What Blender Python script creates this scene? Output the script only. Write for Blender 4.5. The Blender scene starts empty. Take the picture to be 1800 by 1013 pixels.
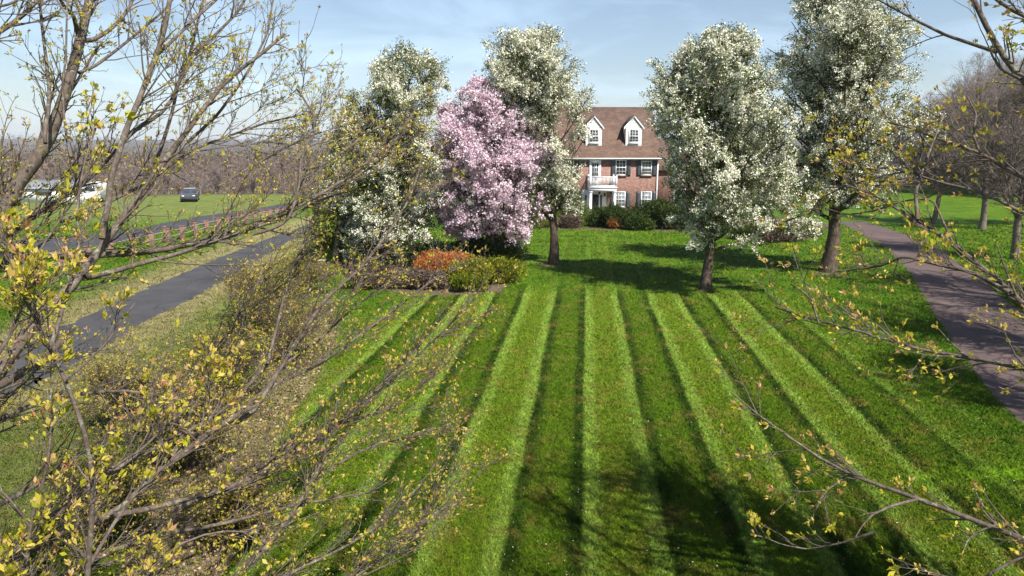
import bpy, math, random
import numpy as np
from mathutils import Vector
R = math.radians
C = bpy.context.scene.collection
rs = np.random.RandomState

# ------------------------------------------------------------------ camera, sky, sun, exposure
H = 6.8; PITCH = R(11.78); F = 1220.0
cp, sp = math.cos(PITCH), math.sin(PITCH)
cam = bpy.data.cameras.new('camera'); cam.lens = 24.4; cam.sensor_width = 36; cam.clip_start = .1; cam.clip_end = 20000
camo = bpy.data.objects.new('camera', cam); C.objects.link(camo)
camo.location = (0, 0, H); camo.rotation_euler = (R(90) - PITCH, 0, 0)
bpy.context.scene.camera = camo
SUN_EL, SUN_AZ = R(52), R(141)                 # azimuth clockwise from +Y: behind the camera, to the right
sd = Vector((math.sin(SUN_AZ)*math.cos(SUN_EL), math.cos(SUN_AZ)*math.cos(SUN_EL), math.sin(SUN_EL)))
sl = bpy.data.lights.new('sun', 'SUN'); sl.energy = 5; sl.angle = R(.5); sl.color = (1, .955, .88)
so = bpy.data.objects.new('sun', sl); C.objects.link(so); so.rotation_euler = sd.to_track_quat('Z', 'Y').to_euler()
w = bpy.data.worlds.new('World'); bpy.context.scene.world = w; w.use_nodes = True
nt = w.node_tree; bg = nt.nodes['Background']
sky = nt.nodes.new('ShaderNodeTexSky'); sky.sky_type = 'NISHITA'; sky.sun_disc = False
sky.sun_elevation = SUN_EL; sky.sun_rotation = SUN_AZ; sky.air_density = 1.0; sky.dust_density = .6; sky.ozone_density = 1.6
tc = nt.nodes.new('ShaderNodeTexCoord'); mp = nt.nodes.new('ShaderNodeMapping'); mp.inputs['Scale'].default_value = (1.3, 1.3, 5); mp.inputs['Rotation'].default_value = (.2, .35, 0)
nz = nt.nodes.new('ShaderNodeTexNoise'); nz.inputs['Scale'].default_value = 2.1; nz.inputs['Detail'].default_value = 7; nz.inputs['Roughness'].default_value = .58; nz.inputs['Distortion'].default_value = .8
cr = nt.nodes.new('ShaderNodeValToRGB'); cr.color_ramp.elements[0].position = .42; cr.color_ramp.elements[1].position = .8
cr.color_ramp.elements[0].color = (.07, .07, .07, 1); cr.color_ramp.elements[1].color = (.55, .55, .55, 1)
mx = nt.nodes.new('ShaderNodeMix'); mx.data_type = 'RGBA'; mx.inputs[7].default_value = (9.4, 12.2, 15.4, 1)
nt.links.new(tc.outputs['Generated'], mp.inputs['Vector']); nt.links.new(mp.outputs[0], nz.inputs['Vector']); nt.links.new(nz.outputs[0], cr.inputs[0])
sz = nt.nodes.new('ShaderNodeSeparateXYZ'); nt.links.new(tc.outputs['Generated'], sz.inputs[0])
mr_ = nt.nodes.new('ShaderNodeMapRange'); mr_.interpolation_type = 'SMOOTHSTEP'      # haze and thin cloud lie low, the sky overhead is clear
for i_, v_ in ((1, .12), (2, .55), (3, 1.0), (4, .05)): mr_.inputs[i_].default_value = v_
nt.links.new(sz.outputs[2], mr_.inputs[0]); ml_ = nt.nodes.new('ShaderNodeMath'); ml_.operation = 'MULTIPLY'
nt.links.new(cr.outputs[0], ml_.inputs[0]); nt.links.new(mr_.outputs[0], ml_.inputs[1]); nt.links.new(ml_.outputs[0], mx.inputs[0]); nt.links.new(sky.outputs[0], mx.inputs[6]); nt.links.new(mx.outputs[2], bg.inputs['Color'])
bg.inputs['Strength'].default_value = .068
vs = bpy.context.scene.view_settings; vs.view_transform = 'Standard'; vs.look = 'None'; vs.exposure = .84; vs.gamma = 1; vs.use_curve_mapping = False

# ------------------------------------------------------------------ pixels of the photograph -> places
def Wd(px, py, d):
    X = (px-900)/F*d; Y = (506.5-py)/F*d
    return np.array([X, d*cp + Y*sp, H - d*sp + Y*cp])
def G(px, py, z=0):
    r = Wd(px, py, 1.0) - np.array([0, 0, H]); t = (z-H)/r[2]
    return np.array([r[0]*t, r[1]*t, z])
def WY(px, py, Y):
    r = Wd(px, py, 1.0) - np.array([0, 0, H]); t = Y/r[1]
    return np.array([r[0]*t, Y, H + r[2]*t])
def in_frame(p, m=1.04):
    x = p[..., 0]; y = p[..., 1]; z = p[..., 2]-H
    d = y*cp - z*sp; v = y*sp + z*cp
    return (d > .2) & (np.abs(x) < d*900/F*m) & (np.abs(v) < d*506.5/F*m)

# ------------------------------------------------------------------ object helpers
def tag(o, label=None, cat=None, group=None, kind=None):
    if label: o['label'] = label
    if cat: o['category'] = cat
    if group: o['group'] = group
    if kind: o['kind'] = kind
    return o
def empty(name, loc, label, cat, group=None, rz=0):
    o = bpy.data.objects.new(name, None); C.objects.link(o); o.location = tuple(float(a) for a in loc); o.rotation_euler = (0, 0, rz)
    o.empty_display_size = .3
    return tag(o, label, cat, group)
def copy_tree(o, parent=None):
    c = o.copy(); C.objects.link(c); c.parent = parent
    for ch in [x for x in bpy.data.objects if x.parent == o and x != c]: copy_tree(ch, c)
    return c
def mesh_from(name, V, Q, mat, parent=None, T=None, attrs=None, smooth=False, origin=None):
    """V (n,3); Q (m,4) quads; T (k,3) triangles; attrs {name: per-face floats}"""
    V = np.asarray(V, np.float32).reshape(-1, 3)
    if origin is not None: V = V - np.asarray(origin, np.float32)
    Q = np.zeros((0, 4), np.int32) if Q is None else np.asarray(Q, np.int32)
    T = np.zeros((0, 3), np.int32) if T is None else np.asarray(T, np.int32)
    me = bpy.data.meshes.new(name)
    me.vertices.add(len(V)); me.vertices.foreach_set('co', V.ravel())
    me.loops.add(Q.size + T.size); me.loops.foreach_set('vertex_index', np.concatenate([Q.ravel(), T.ravel()]))
    me.polygons.add(len(Q) + len(T))
    me.polygons.foreach_set('loop_start', np.concatenate([np.arange(len(Q))*4, len(Q)*4 + np.arange(len(T))*3]).astype(np.int32))
    if attrs:
        for k, a in attrs.items():
            at = me.attributes.new(k, 'FLOAT', 'FACE' if len(a) == len(Q)+len(T) else 'POINT'); at.data.foreach_set('value', np.asarray(a, np.float32))
    me.update(calc_edges=True); me.validate()
    if smooth: me.shade_smooth()
    me.materials.append(mat)
    o = bpy.data.objects.new(name, me); C.objects.link(o)
    if parent: o.parent = parent
    return o
class MB:
    def __init__(s): s.v = []; s.q = []; s.t = []
    def poly(s, pts):
        b = len(s.v); s.v += [tuple(float(a) for a in p) for p in pts]
        if len(pts) == 4: s.q.append([b, b+1, b+2, b+3])
        elif len(pts) == 3: s.t.append([b, b+1, b+2])
        else:
            for i in range(1, len(pts)-1): s.t.append([b, b+i, b+i+1])
    def box(s, x0, x1, y0, y1, z0, z1, bev=0):
        b = len(s.v)
        s.v += [(x0,y0,z0),(x1,y0,z0),(x1,y1,z0),(x0,y1,z0),(x0,y0,z1),(x1,y0,z1),(x1,y1,z1),(x0,y1,z1)]
        s.q += [[b+a for a in f] for f in ((0,3,2,1),(4,5,6,7),(0,1,5,4),(1,2,6,5),(2,3,7,6),(3,0,4,7))]
        return s
    def prism(s, prof, x0, x1, axis='x'):
        n = len(prof); b = len(s.v)
        for x in (x0, x1):
            for (a, c) in prof: s.v.append((x, a, c) if axis == 'x' else (a, x, c))
        for i in range(n):
            j = (i+1) % n; s.q.append([b+i, b+j, b+n+j, b+n+i])
        for k, st in ((0, 0), (1, n)):
            for i in range(1, n-1): s.t.append([b+st, b+st+i, b+st+i+1])
        return s
    def cyl(s, c, r, h, axis=2, n=12, r2=None):
        r2 = r if r2 is None else r2; b = len(s.v)
        for k, rr in ((0, r), (1, r2)):
            for i in range(n):
                a = 2*math.pi*i/n; p = [0, 0, 0]; p[(axis+1) % 3] = rr*math.cos(a); p[(axis+2) % 3] = rr*math.sin(a); p[axis] = h*k
                s.v.append((c[0]+p[0], c[1]+p[1], c[2]+p[2]))
        for i in range(n):
            j = (i+1) % n; s.q.append([b+i, b+j, b+n+j, b+n+i])
        for st in (0, n):
            for i in range(1, n-1): s.t.append([b+st, b+st+i, b+st+i+1])
        return s
    def tube(s, pts, r, n=6):
        P = np.array(pts, float)[None]; V, Q = tubes(P, np.full(P.shape[:2], r), n)
        b = len(s.v); s.v += [tuple(v) for v in V.tolist()]; s.q += (Q+b).tolist(); return s
    def build(s, name, mat, parent=None, bevel=0, smooth=False):
        o = mesh_from(name, np.array(s.v), np.array(s.q).reshape(-1, 4), mat, parent, np.array(s.t, int).reshape(-1, 3) if s.t else None, smooth=smooth)
        if bevel:
            m = o.modifiers.new('bevel', 'BEVEL'); m.width = bevel; m.segments = 1; m.limit_method = 'ANGLE'
        return o

def norm(a): return a/np.maximum(np.linalg.norm(a, axis=-1, keepdims=True), 1e-9)
def tubes(P, Rd, ns):
    n, k, _ = P.shape
    T = norm(np.gradient(P, axis=1))
    ref = np.where(np.abs(T[:, :1, 2:3]) < .8, np.array([0, 0, 1.]), np.array([1., 0, 0]))
    A = norm(np.cross(T, np.broadcast_to(ref, T.shape))); B = np.cross(T, A)
    an = np.arange(ns)*2*np.pi/ns
    V = P[:, :, None] + Rd[:, :, None, None]*(A[:, :, None]*np.cos(an)[None, None, :, None] + B[:, :, None]*np.sin(an)[None, None, :, None])
    i = np.arange(n*(k))[:].reshape(n, k)[:, :-1].ravel()*ns
    Q = []
    for j in range(ns):
        j2 = (j+1) % ns
        Q.append(np.stack([i+j, i+j2, i+ns+j2, i+ns+j], 1))
    return V.reshape(-1, 3), np.concatenate(Q)
class Acc:
    def __init__(s): s.V = []; s.Q = []; s.A = []; s.n = 0
    def add(s, V, Q, a=None):
        if len(V) == 0: return
        s.V.append(V); s.Q.append(Q+s.n); s.n += len(V); s.A.append(np.zeros(len(Q)) if a is None else a)
    def tubes(s, P, Rd, ns):
        if len(P): s.add(*tubes(P, Rd, ns))
    def build(s, name, mat, parent=None, origin=None, smooth=False):
        return mesh_from(name, np.concatenate(s.V), np.concatenate(s.Q), mat, parent, attrs={'tint': np.concatenate(s.A)}, smooth=smooth, origin=origin)
def grow(rg, P, Rd, count, t0, t1, ang, length, k=6, up=.1, wig=.12, rfac=.6, rmin=.002, bias=None, inside=None, tip=.25, byt=.5, weight=None, outward=None):
    """children of the branches P (n,kp,3): vectorised"""
    n, kp, _ = P.shape
    seg = np.linalg.norm(np.diff(P, axis=1), axis=2).sum(1)
    wt = seg if weight is None else seg*weight
    idx = rg.choice(n, count, p=wt/wt.sum())
    t = rg.uniform(t0, t1, count); f = t*(kp-1); i0 = np.minimum(f.astype(int), kp-2); fr = (f-i0)[:, None]
    S = P[idx, i0]*(1-fr) + P[idx, i0+1]*fr
    pr = Rd[idx, i0]*(1-fr[:, 0]) + Rd[idx, i0+1]*fr[:, 0]
    T = norm(P[idx, i0+1]-P[idx, i0])
    rnd = rg.normal(size=(count, 3))
    if outward is not None: rnd += outward*norm((S-outward_c(S, P))*np.array([1, 1, 0]))
    perp = norm(rnd - (rnd*T).sum(1, keepdims=True)*T)
    a = (ang(t) if callable(ang) else rg.uniform(ang[0], ang[1], count))[:, None]
    D = norm(np.cos(a)*T + np.sin(a)*perp + (0 if bias is None else np.asarray(bias)) + np.array([0, 0, up]))
    L = rg.uniform(length[0], length[1], count)*(1-byt*t)
    pts = [S]; d = D
    for j in range(k-1):
        d = norm(d + rg.normal(size=d.shape)*wig + np.array([0, 0, up*.5])); pts.append(pts[-1] + d*(L/(k-1))[:, None])
    Q = np.stack(pts, 1)
    if inside is not None:
        ok = inside(Q); ok[:, 0] = True
        c = np.cumprod(ok, axis=1).sum(1)/k
        Q = Q[:, :1] + (Q-Q[:, :1])*c[:, None, None]
        keep = c > .34; Q = Q[keep]; pr = pr[keep]; L = L[keep]
    r0 = np.maximum(pr*rfac, rmin)
    RR = r0[:, None]*np.linspace(1, tip, k)[None]
    return Q, np.maximum(RR, rmin*.6)
def outward_c(S, P):
    c = P.reshape(-1, 3).mean(0); o = S.copy(); o[:, 0] = c[0]; o[:, 1] = c[1]; return o
def pts_on(rg, P, count, t0=.2, t1=1.0, wt=None):
    n, kp, _ = P.shape
    idx = rg.randint(0, n, count) if wt is None else rg.choice(n, count, p=wt/wt.sum()); f = rg.uniform(t0, t1, count)*(kp-1.001); i0 = np.minimum(f.astype(int), kp-2); fr = (f-i0)[:, None]
    return P[idx, i0]*(1-fr)+P[idx, i0+1]*fr, norm(P[idx, i0+1]-P[idx, i0]), idx
def leaves(rg, p, d, L, Wt, fold=.25):
    n = len(p); d = norm(d); s = norm(np.cross(d, rg.normal(size=(n, 3)))); u = np.cross(s, d)
    L = L[:, None]; Wt = Wt[:, None]
    m = p + d*L*.55
    V = np.stack([p, m + s*Wt*.5 + u*Wt*fold, p + d*L, m - s*Wt*.5 + u*Wt*fold], 1).reshape(-1, 3)
    return V, np.arange(n*4).reshape(-1, 4)
def resample(pts, k):
    pts = np.asarray(pts, float); d = np.r_[0, np.cumsum(np.linalg.norm(np.diff(pts, axis=0), axis=1))]
    # smooth with a Catmull-like pass
    t = np.linspace(0, d[-1], k); o = np.stack([np.interp(t, d, pts[:, i]) for i in range(pts.shape[1])], 1)
    for _ in range(2): o[1:-1] = .25*o[:-2]+.5*o[1:-1]+.25*o[2:]
    return o

# ------------------------------------------------------------------ materials
MATS = {}
def mat(name): 
    m = bpy.data.materials.new(name); m.use_nodes = True; MATS[name] = m
    return m, m.node_tree, m.node_tree.nodes['Principled BSDF']
def ramp(nt, stops, interp='LINEAR'):
    r = nt.nodes.new('ShaderNodeValToRGB'); e = r.color_ramp.elements; r.color_ramp.interpolation = interp
    while len(e) < len(stops): e.new(.5)
    for i, (p, c) in enumerate(stops): e[i].position = p; e[i].color = (*c, 1)
    return r
def noise(nt, scale, detail=4, rough=.6, vec=None, dist=0):
    n = nt.nodes.new('ShaderNodeTexNoise'); n.inputs['Scale'].default_value = scale; n.inputs['Detail'].default_value = detail
    n.inputs['Roughness'].default_value = rough; n.inputs['Distortion'].default_value = dist
    if vec is not None: nt.links.new(vec, n.inputs['Vector'])
    return n.outputs[0]
def math_(nt, op, a, b=None, c=None, clamp=False):
    n = nt.nodes.new('ShaderNodeMath'); n.operation = op; n.use_clamp = clamp
    for i, v in enumerate((a, b, c)):
        if v is None: continue
        if isinstance(v, (int, float)): n.inputs[i].default_value = v
        else: nt.links.new(v, n.inputs[i])
    return n.outputs[0]
def mixc(nt, f, a, b, mode='MIX'):
    n = nt.nodes.new('ShaderNodeMix'); n.data_type = 'RGBA'; n.blend_type = mode
    for i, v in ((0, f), (6, a), (7, b)):
        if isinstance(v, (int, float)): n.inputs[i].default_value = v
        elif isinstance(v, tuple): n.inputs[i].default_value = (*v, 1)
        else: nt.links.new(v, n.inputs[i])
    return n.outputs[2]
def pos(nt): return nt.nodes.new('ShaderNodeNewGeometry').outputs['Position']
def objc(nt): return nt.nodes.new('ShaderNodeTexCoord').outputs['Object']
def attr(nt, n):
    a = nt.nodes.new('ShaderNodeAttribute'); a.attribute_name = n; return a.outputs['Fac']
def bump(nt, b, h, strength=.5, dist=.02):
    n = nt.nodes.new('ShaderNodeBump'); n.inputs['Strength'].default_value = strength; n.inputs['Distance'].default_value = dist
    nt.links.new(h, n.inputs['Height']); nt.links.new(n.outputs[0], b.inputs['Normal'])
def simple(name, stops, scale=6, rough=.8, bumpd=None, detail=5, spec=.3, metal=0):
    m, nt, b = mat(name); v = objc(nt); n = noise(nt, scale, detail, .65, v)
    r = ramp(nt, stops); nt.links.new(n, r.inputs[0]); nt.links.new(r.outputs[0], b.inputs['Base Color'])
    b.inputs['Roughness'].default_value = rough; b.inputs['Specular IOR Level'].default_value = spec; b.inputs['Metallic'].default_value = metal
    if bumpd: bump(nt, b, n, .8, bumpd)
    return m
def leafmat(name, stops, transl=.35, rough=.6):
    m, nt, b = mat(name); a = attr(nt, 'tint'); r = ramp(nt, stops); nt.links.new(a, r.inputs[0])
    nt.links.new(r.outputs[0], b.inputs['Base Color']); b.inputs['Roughness'].default_value = rough; b.inputs['Specular IOR Level'].default_value = .2
    t = nt.nodes.new('ShaderNodeBsdfTranslucent'); nt.links.new(r.outputs[0], t.inputs[0])
    ms = nt.nodes.new('ShaderNodeMixShader'); ms.inputs[0].default_value = transl
    nt.links.new(b.outputs[0], ms.inputs[1]); nt.links.new(t.outputs[0], ms.inputs[2])
    nt.links.new(ms.outputs[0], nt.nodes['Material Output'].inputs[0]); return m
def barkmat(name, dark, mid, light, scale=5, stretch=.25, moss=None):
    m, nt, b = mat(name); v = objc(nt); mp = nt.nodes.new('ShaderNodeMapping'); mp.inputs['Scale'].default_value = (1, 1, stretch)
    nt.links.new(v, mp.inputs[0]); n = noise(nt, scale*3, 6, .7, mp.outputs[0]); n2 = noise(nt, scale*.6, 3, .6, v)
    r = ramp(nt, [(.3, dark), (.5, mid), (.72, light)]); s = math_(nt, 'ADD', math_(nt, 'MULTIPLY', n, .6), math_(nt, 'MULTIPLY', n2, .4))
    nt.links.new(s, r.inputs[0]); col = r.outputs[0]
    if moss:
        r2 = ramp(nt, [(.56, (0, 0, 0)), (.66, (1, 1, 1))]); nt.links.new(noise(nt, scale*1.7, 5, .7, v, 1), r2.inputs[0]); col = mixc(nt, r2.outputs[0], col, moss)
    nt.links.new(col, b.inputs['Base Color']); b.inputs['Roughness'].default_value = .9; b.inputs['Specular IOR Level'].default_value = .15
    bump(nt, b, n, .7, .02); return m

PH = math.atan2(132, 1220*cp+254.5*sp)
u_of = lambda p: p[0]*math.cos(PH) - p[1]*math.sin(PH)
U0 = u_of(G(1030, 700))
def lawn_material():
    m, nt, b = mat('lawn grass'); P = pos(nt)
    sx = nt.nodes.new('ShaderNodeSeparateXYZ'); nt.links.new(P, sx.inputs[0]); X, Y = sx.outputs[0], sx.outputs[1]
    wob = math_(nt, 'MULTIPLY', math_(nt, 'SUBTRACT', noise(nt, .3, 2, .5, P), .5), .22)
    wob2 = math_(nt, 'MULTIPLY', math_(nt, 'SUBTRACT', noise(nt, 7, 3, .7, P), .5), .2)
    u = math_(nt, 'SUBTRACT', math_(nt, 'MULTIPLY', X, math.cos(PH)), math_(nt, 'MULTIPLY', Y, math.sin(PH)))
    u = math_(nt, 'ADD', math_(nt, 'ADD', math_(nt, 'SUBTRACT', u, U0), wob), wob2)
    f = math_(nt, 'FRACT', math_(nt, 'DIVIDE', u, 2.8))
    br = (.165, .275, .040); ml = (.100, .168, .009); dk = (.017, .043, .002); md = (.064, .124, .004)
    st = ramp(nt, [(0, br), (.06, br), (.13, ml), (.36, ml), (.42, br), (.485, br), (.52, dk), (.565, dk), (.64, md), (.86, md), (.91, dk), (.965, dk), (1, br)])
    nt.links.new(f, st.inputs[0])
    # headland and un-striped turf
    g1 = ramp(nt, [(.3, (.028, .074, .002)), (.5, (.055, .130, .004)), (.7, (.10, .190, .010))]); nt.links.new(noise(nt, .5, 6, .7, P), g1.inputs[0])
    plain = g1.outputs[0]
    col = mixc(nt, math_(nt, 'MULTIPLY', attr(nt, 'stripe'), math_(nt, 'ADD', math_(nt, 'MULTIPLY', noise(nt, .45, 4, .6, P), 1.1), .32), clamp=True), plain, st.outputs[0])
    # patches of coarse, dry and olive turf
    r1 = ramp(nt, [(.50, (0, 0, 0)), (.66, (1, 1, 1))]); nt.links.new(noise(nt, 1.1, 8, .78, P), r1.inputs[0])
    col = mixc(nt, math_(nt, 'MULTIPLY', r1.outputs[0], .7), col, (.175, .140, .035))
    r3 = ramp(nt, [(.35, (.62, .62, .62)), (.65, (1.4, 1.35, 1.2))]); nt.links.new(noise(nt, 5.5, 6, .8, P), r3.inputs[0]); col = mixc(nt, 1.0, col, r3.outputs[0], 'MULTIPLY')
    r2 = ramp(nt, [(.36, (.55, .55, .55)), (.62, (1.5, 1.45, 1.3))]); nt.links.new(noise(nt, 34, 4, .8, P), r2.inputs[0]); col = mixc(nt, 1.0, col, r2.outputs[0], 'MULTIPLY')
    r4 = ramp(nt, [(0, (.62, .62, .6)), (.4, (1, 1, 1)), (.85, (1.35, 1.3, 1.25)), (1, (2.2, 1.75, 2.0))]); nt.links.new(attr(nt, 'vary'), r4.inputs[0]); col = mixc(nt, 1.0, col, r4.outputs[0], 'MULTIPLY')
    # dry verge grass and bare wood floor
    dr = ramp(nt, [(.3, (.10, .115, .03)), (.5, (.24, .21, .09)), (.7, (.36, .30, .17))]); nt.links.new(noise(nt, 1.6, 7, .75, P), dr.inputs[0])
    dm = math_(nt, 'MULTIPLY', attr(nt, 'dry'), math_(nt, 'ADD', noise(nt, .9, 5, .7, P), .55), clamp=True)
    col = mixc(nt, dm, col, dr.outputs[0])
    wf = ramp(nt, [(.3, (.06, .045, .03)), (.7, (.13, .10, .06))]); nt.links.new(noise(nt, .2, 6, .7, P), wf.inputs[0])
    col = mixc(nt, attr(nt, 'floor'), col, wf.outputs[0])
    lr = ramp(nt, [(.42, (0, 0, 0)), (.55, (1, 1, 1))]); nt.links.new(noise(nt, 2.2, 4, .7, P), lr.inputs[0])
    col = mixc(nt, math_(nt, 'MULTIPLY', attr(nt, 'lime'), lr.outputs[0]), col, (.20, .38, .012))
    nt.links.new(col, b.inputs['Base Color']); b.inputs['Roughness'].default_value = .75; b.inputs['Specular IOR Level'].default_value = .12
    bump(nt, b, noise(nt, 22, 5, .8, P), .9, .06)
    return m
M_LAWN = lawn_material()
def asphalt(name, lo, hi, crack=(.02, .02, .02)):
    m, nt, b = mat(name); P = pos(nt); n1 = noise(nt, .5, 6, .7, P); n2 = noise(nt, 40, 3, .8, P)
    r = ramp(nt, [(.3, lo), (.7, hi)]); nt.links.new(n1, r.inputs[0]); r2 = ramp(nt, [(.3, (.7, .7, .7)), (.7, (1.3, 1.3, 1.3))]); nt.links.new(n2, r2.inputs[0])
    col = mixc(nt, 1.0, r.outputs[0], r2.outputs[0], 'MULTIPLY')
    vo = nt.nodes.new('ShaderNodeTexVoronoi'); vo.feature = 'DISTANCE_TO_EDGE'; vo.inputs['Scale'].default_value = .33
    wv = nt.nodes.new('ShaderNodeVectorMath'); wv.operation = 'ADD'; nz = nt.nodes.new('ShaderNodeTexNoise'); nz.inputs['Scale'].default_value = 1.2; nt.links.new(P, nz.inputs['Vector'])
    nt.links.new(P, wv.inputs[0]); nt.links.new(nz.outputs['Color'], wv.inputs[1]); nt.links.new(wv.outputs[0], vo.inputs['Vector'])
    cr = ramp(nt, [(.004, (1, 1, 1)), (.012, (0, 0, 0))]); nt.links.new(vo.outputs['Distance'], cr.inputs[0])
    col = mixc(nt, math_(nt, 'MULTIPLY', cr.outputs[0], .6), col, crack)
    nt.links.new(col, b.inputs['Base Color']); b.inputs['Roughness'].default_value = .85; b.inputs['Specular IOR Level'].default_value = .25; bump(nt, b, n2, .5, .01); return m
M_ASPH = asphalt('asphalt', (.038, .037, .040), (.072, .070, .073))
M_RED = asphalt('reddish asphalt', (.070, .049, .046), (.130, .092, .086), (.05, .035, .03))
M_BARK_FG = barkmat('grey brown bark', (.035, .026, .022), (.11, .083, .068), (.24, .20, .17), 9, .4, (.22, .23, .17))
M_BARK_DK = barkmat('dark furrowed bark', (.02, .015, .011), (.09, .066, .05), (.24, .185, .135), 7, .2)
M_BRUSH = simple('brush stems', [(.3, (.045, .032, .024)), (.7, (.13, .095, .07))], 9)
M_TWIG = simple('grey twig', [(.3, (.10, .075, .062)), (.7, (.24, .19, .16))], 9)
M_WOODS = simple('bare wood twigs', [(.3, (.16, .125, .11)), (.7, (.32, .26, .235))], .8)
M_BUD = leafmat('young yellow green leaf', [(0, (.42, .20, .10)), (.2, (.60, .41, .20)), (.38, (.60, .48, .11)), (.65, (.48, .42, .03)), (1, (.27, .29, .02))], .42)
M_PEAR = leafmat('pear blossom and leaf', [(0, (.035, .055, .010)), (.3, (.12, .16, .025)), (.38, (.30, .31, .08)), (.44, (.62, .62, .40)), (.7, (.84, .82, .68)), (1, (.90, .88, .80))], .15)
M_PINK = leafmat('pink blossom', [(0, (.30, .15, .17)), (.3, (.58, .39, .47)), (.6, (.80, .64, .72)), (1, (.90, .82, .86))], .35)
M_JUN = leafmat('juniper green', [(0, (.012, .03, .008)), (.5, (.045, .075, .012)), (1, (.10, .13, .02))], .15)
M_JUNL = leafmat('bright juniper', [(0, (.035, .06, .005)), (.4, (.15, .18, .008)), (1, (.40, .36, .03))], .25)
M_ORG = leafmat('rust orange foliage', [(0, (.12, .05, .02)), (.5, (.42, .14, .04)), (1, (.70, .30, .10))], .2)
M_DRYB = leafmat('brown brush', [(0, (.05, .035, .025)), (.6, (.15, .105, .08)), (1, (.26, .20, .15))], .1)
M_SPR = leafmat('spring green leaf', [(0, (.05, .09, .01)), (.5, (.15, .21, .03)), (1, (.30, .34, .07))], .35)
M_EVG = leafmat('evergreen needles', [(0, (.008, .02, .008)), (.6, (.03, .06, .015)), (1, (.07, .12, .02))], .1)
M_FAR = leafmat('far woodland', [(0, (.11, .075, .058)), (.55, (.20, .145, .115)), (.8, (.27, .215, .14)), (.88, (.17, .19, .07)), (.95, (.04, .07, .03)), (1, (.04, .07, .03))], .2)
M_LIT = leafmat('dead leaf', [(0, (.09, .055, .035)), (.5, (.25, .16, .10)), (1, (.46, .34, .24))], .1)
M_SPECK = leafmat('fallen petal', [(0, (.30, .22, .11)), (.7, (.45, .37, .22)), (1, (.65, .6, .5))], .2)
M_WHITE = simple('white paint', [(.3, (.76, .76, .75)), (.7, (.84, .84, .83))], 3, .5)
M_SIDING = simple('white clapboard', [(.3, (.70, .70, .69)), (.7, (.80, .80, .79))], 3, .6)
M_DARK = simple('black paint', [(.3, (.012, .012, .014)), (.7, (.022, .022, .025))], 4, .35, spec=.5)
M_SHUT = simple('slate grey shutter paint', [(.3, (.055, .062, .075)), (.7, (.08, .088, .10))], 5, .5)
M_MULCH = simple('mulch', [(.3, (.04, .028, .02)), (.5, (.11, .075, .05)), (.7, (.2, .14, .10))], 7, .95, .03, 8)
M_WOODR = simple('weathered rail', [(.3, (.16, .13, .11)), (.7, (.30, .26, .22))], 8)
M_RED_P = simple('red paint', [(.3, (.42, .05, .03)), (.7, (.55, .09, .05))], 3, .4)
M_GREYM = simple('grey metal roof', [(.3, (.17, .18, .20)), (.7, (.25, .26, .28))], 1.2, .45)
M_CARP = simple('dark grey car paint', [(.3, (.06, .065, .08)), (.7, (.09, .095, .11))], 1, .25, spec=.6)
M_TYRE = simple('tyre rubber', [(.3, (.02, .02, .02)), (.7, (.04, .04, .04))], 8, .9)
M_STEEL = simple('galvanised steel', [(.3, (.25, .26, .28)), (.7, (.4, .41, .43))], 1, .5)
M_LIMEW = simple('pale garden wall render', [(.3, (.55, .49, .40)), (.7, (.72, .66, .56))], 3, .8)
def glass(name, c):
    m, nt, b = mat(name); n = noise(nt, 1.3, 4, .6, objc(nt)); r = ramp(nt, [(.35, tuple(a*.4 for a in c)), (.65, c)]); nt.links.new(n, r.inputs[0])
    nt.links.new(r.outputs[0], b.inputs['Base Color']); b.inputs['Roughness'].default_value = .08; b.inputs['Specular IOR Level'].default_value = .8; return m
M_GLASS = glass('dark window glass', (.06, .07, .085)); M_GLASSC = glass('curtained window glass', (.22, .24, .27))
def brick(name, c1, c2, mo, sc=1.0):
    m, nt, b = mat(name); v = objc(nt); sx = nt.nodes.new('ShaderNodeSeparateXYZ'); nt.links.new(v, sx.inputs[0])
    cb = nt.nodes.new('ShaderNodeCombineXYZ'); nt.links.new(math_(nt, 'ADD', sx.outputs[0], sx.outputs[1]), cb.inputs[0]); nt.links.new(sx.outputs[2], cb.inputs[1])
    bt = nt.nodes.new('ShaderNodeTexBrick'); nt.links.new(cb.outputs[0], bt.inputs['Vector']); bt.inputs['Scale'].default_value = sc
    bt.inputs['Brick Width'].default_value = .23; bt.inputs['Row Height'].default_value = .078; bt.inputs['Mortar Size'].default_value = .012
    bt.inputs['Color1'].default_value = (*c1, 1); bt.inputs['Color2'].default_value = (*c2, 1); bt.inputs['Mortar'].default_value = (*mo, 1)
    r = ramp(nt, [(.35, (.5, .5, .54)), (.65, (1.45, 1.4, 1.35))]); nt.links.new(noise(nt, 3.2, 7, .85, v), r.inputs[0])
    nt.links.new(mixc(nt, 1.0, bt.outputs[0], r.outputs[0], 'MULTIPLY'), b.inputs['Base Color']); b.inputs['Roughness'].default_value = .85
    bump(nt, b, bt.outputs['Fac'], -.4, .01); return m
M_BRICK = brick('red brick', (.25, .095, .062), (.14, .052, .040), (.28, .225, .19))
M_BRICKP = brick('weathered pink brick', (.22, .095, .07), (.14, .06, .045), (.24, .19, .16))
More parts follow.
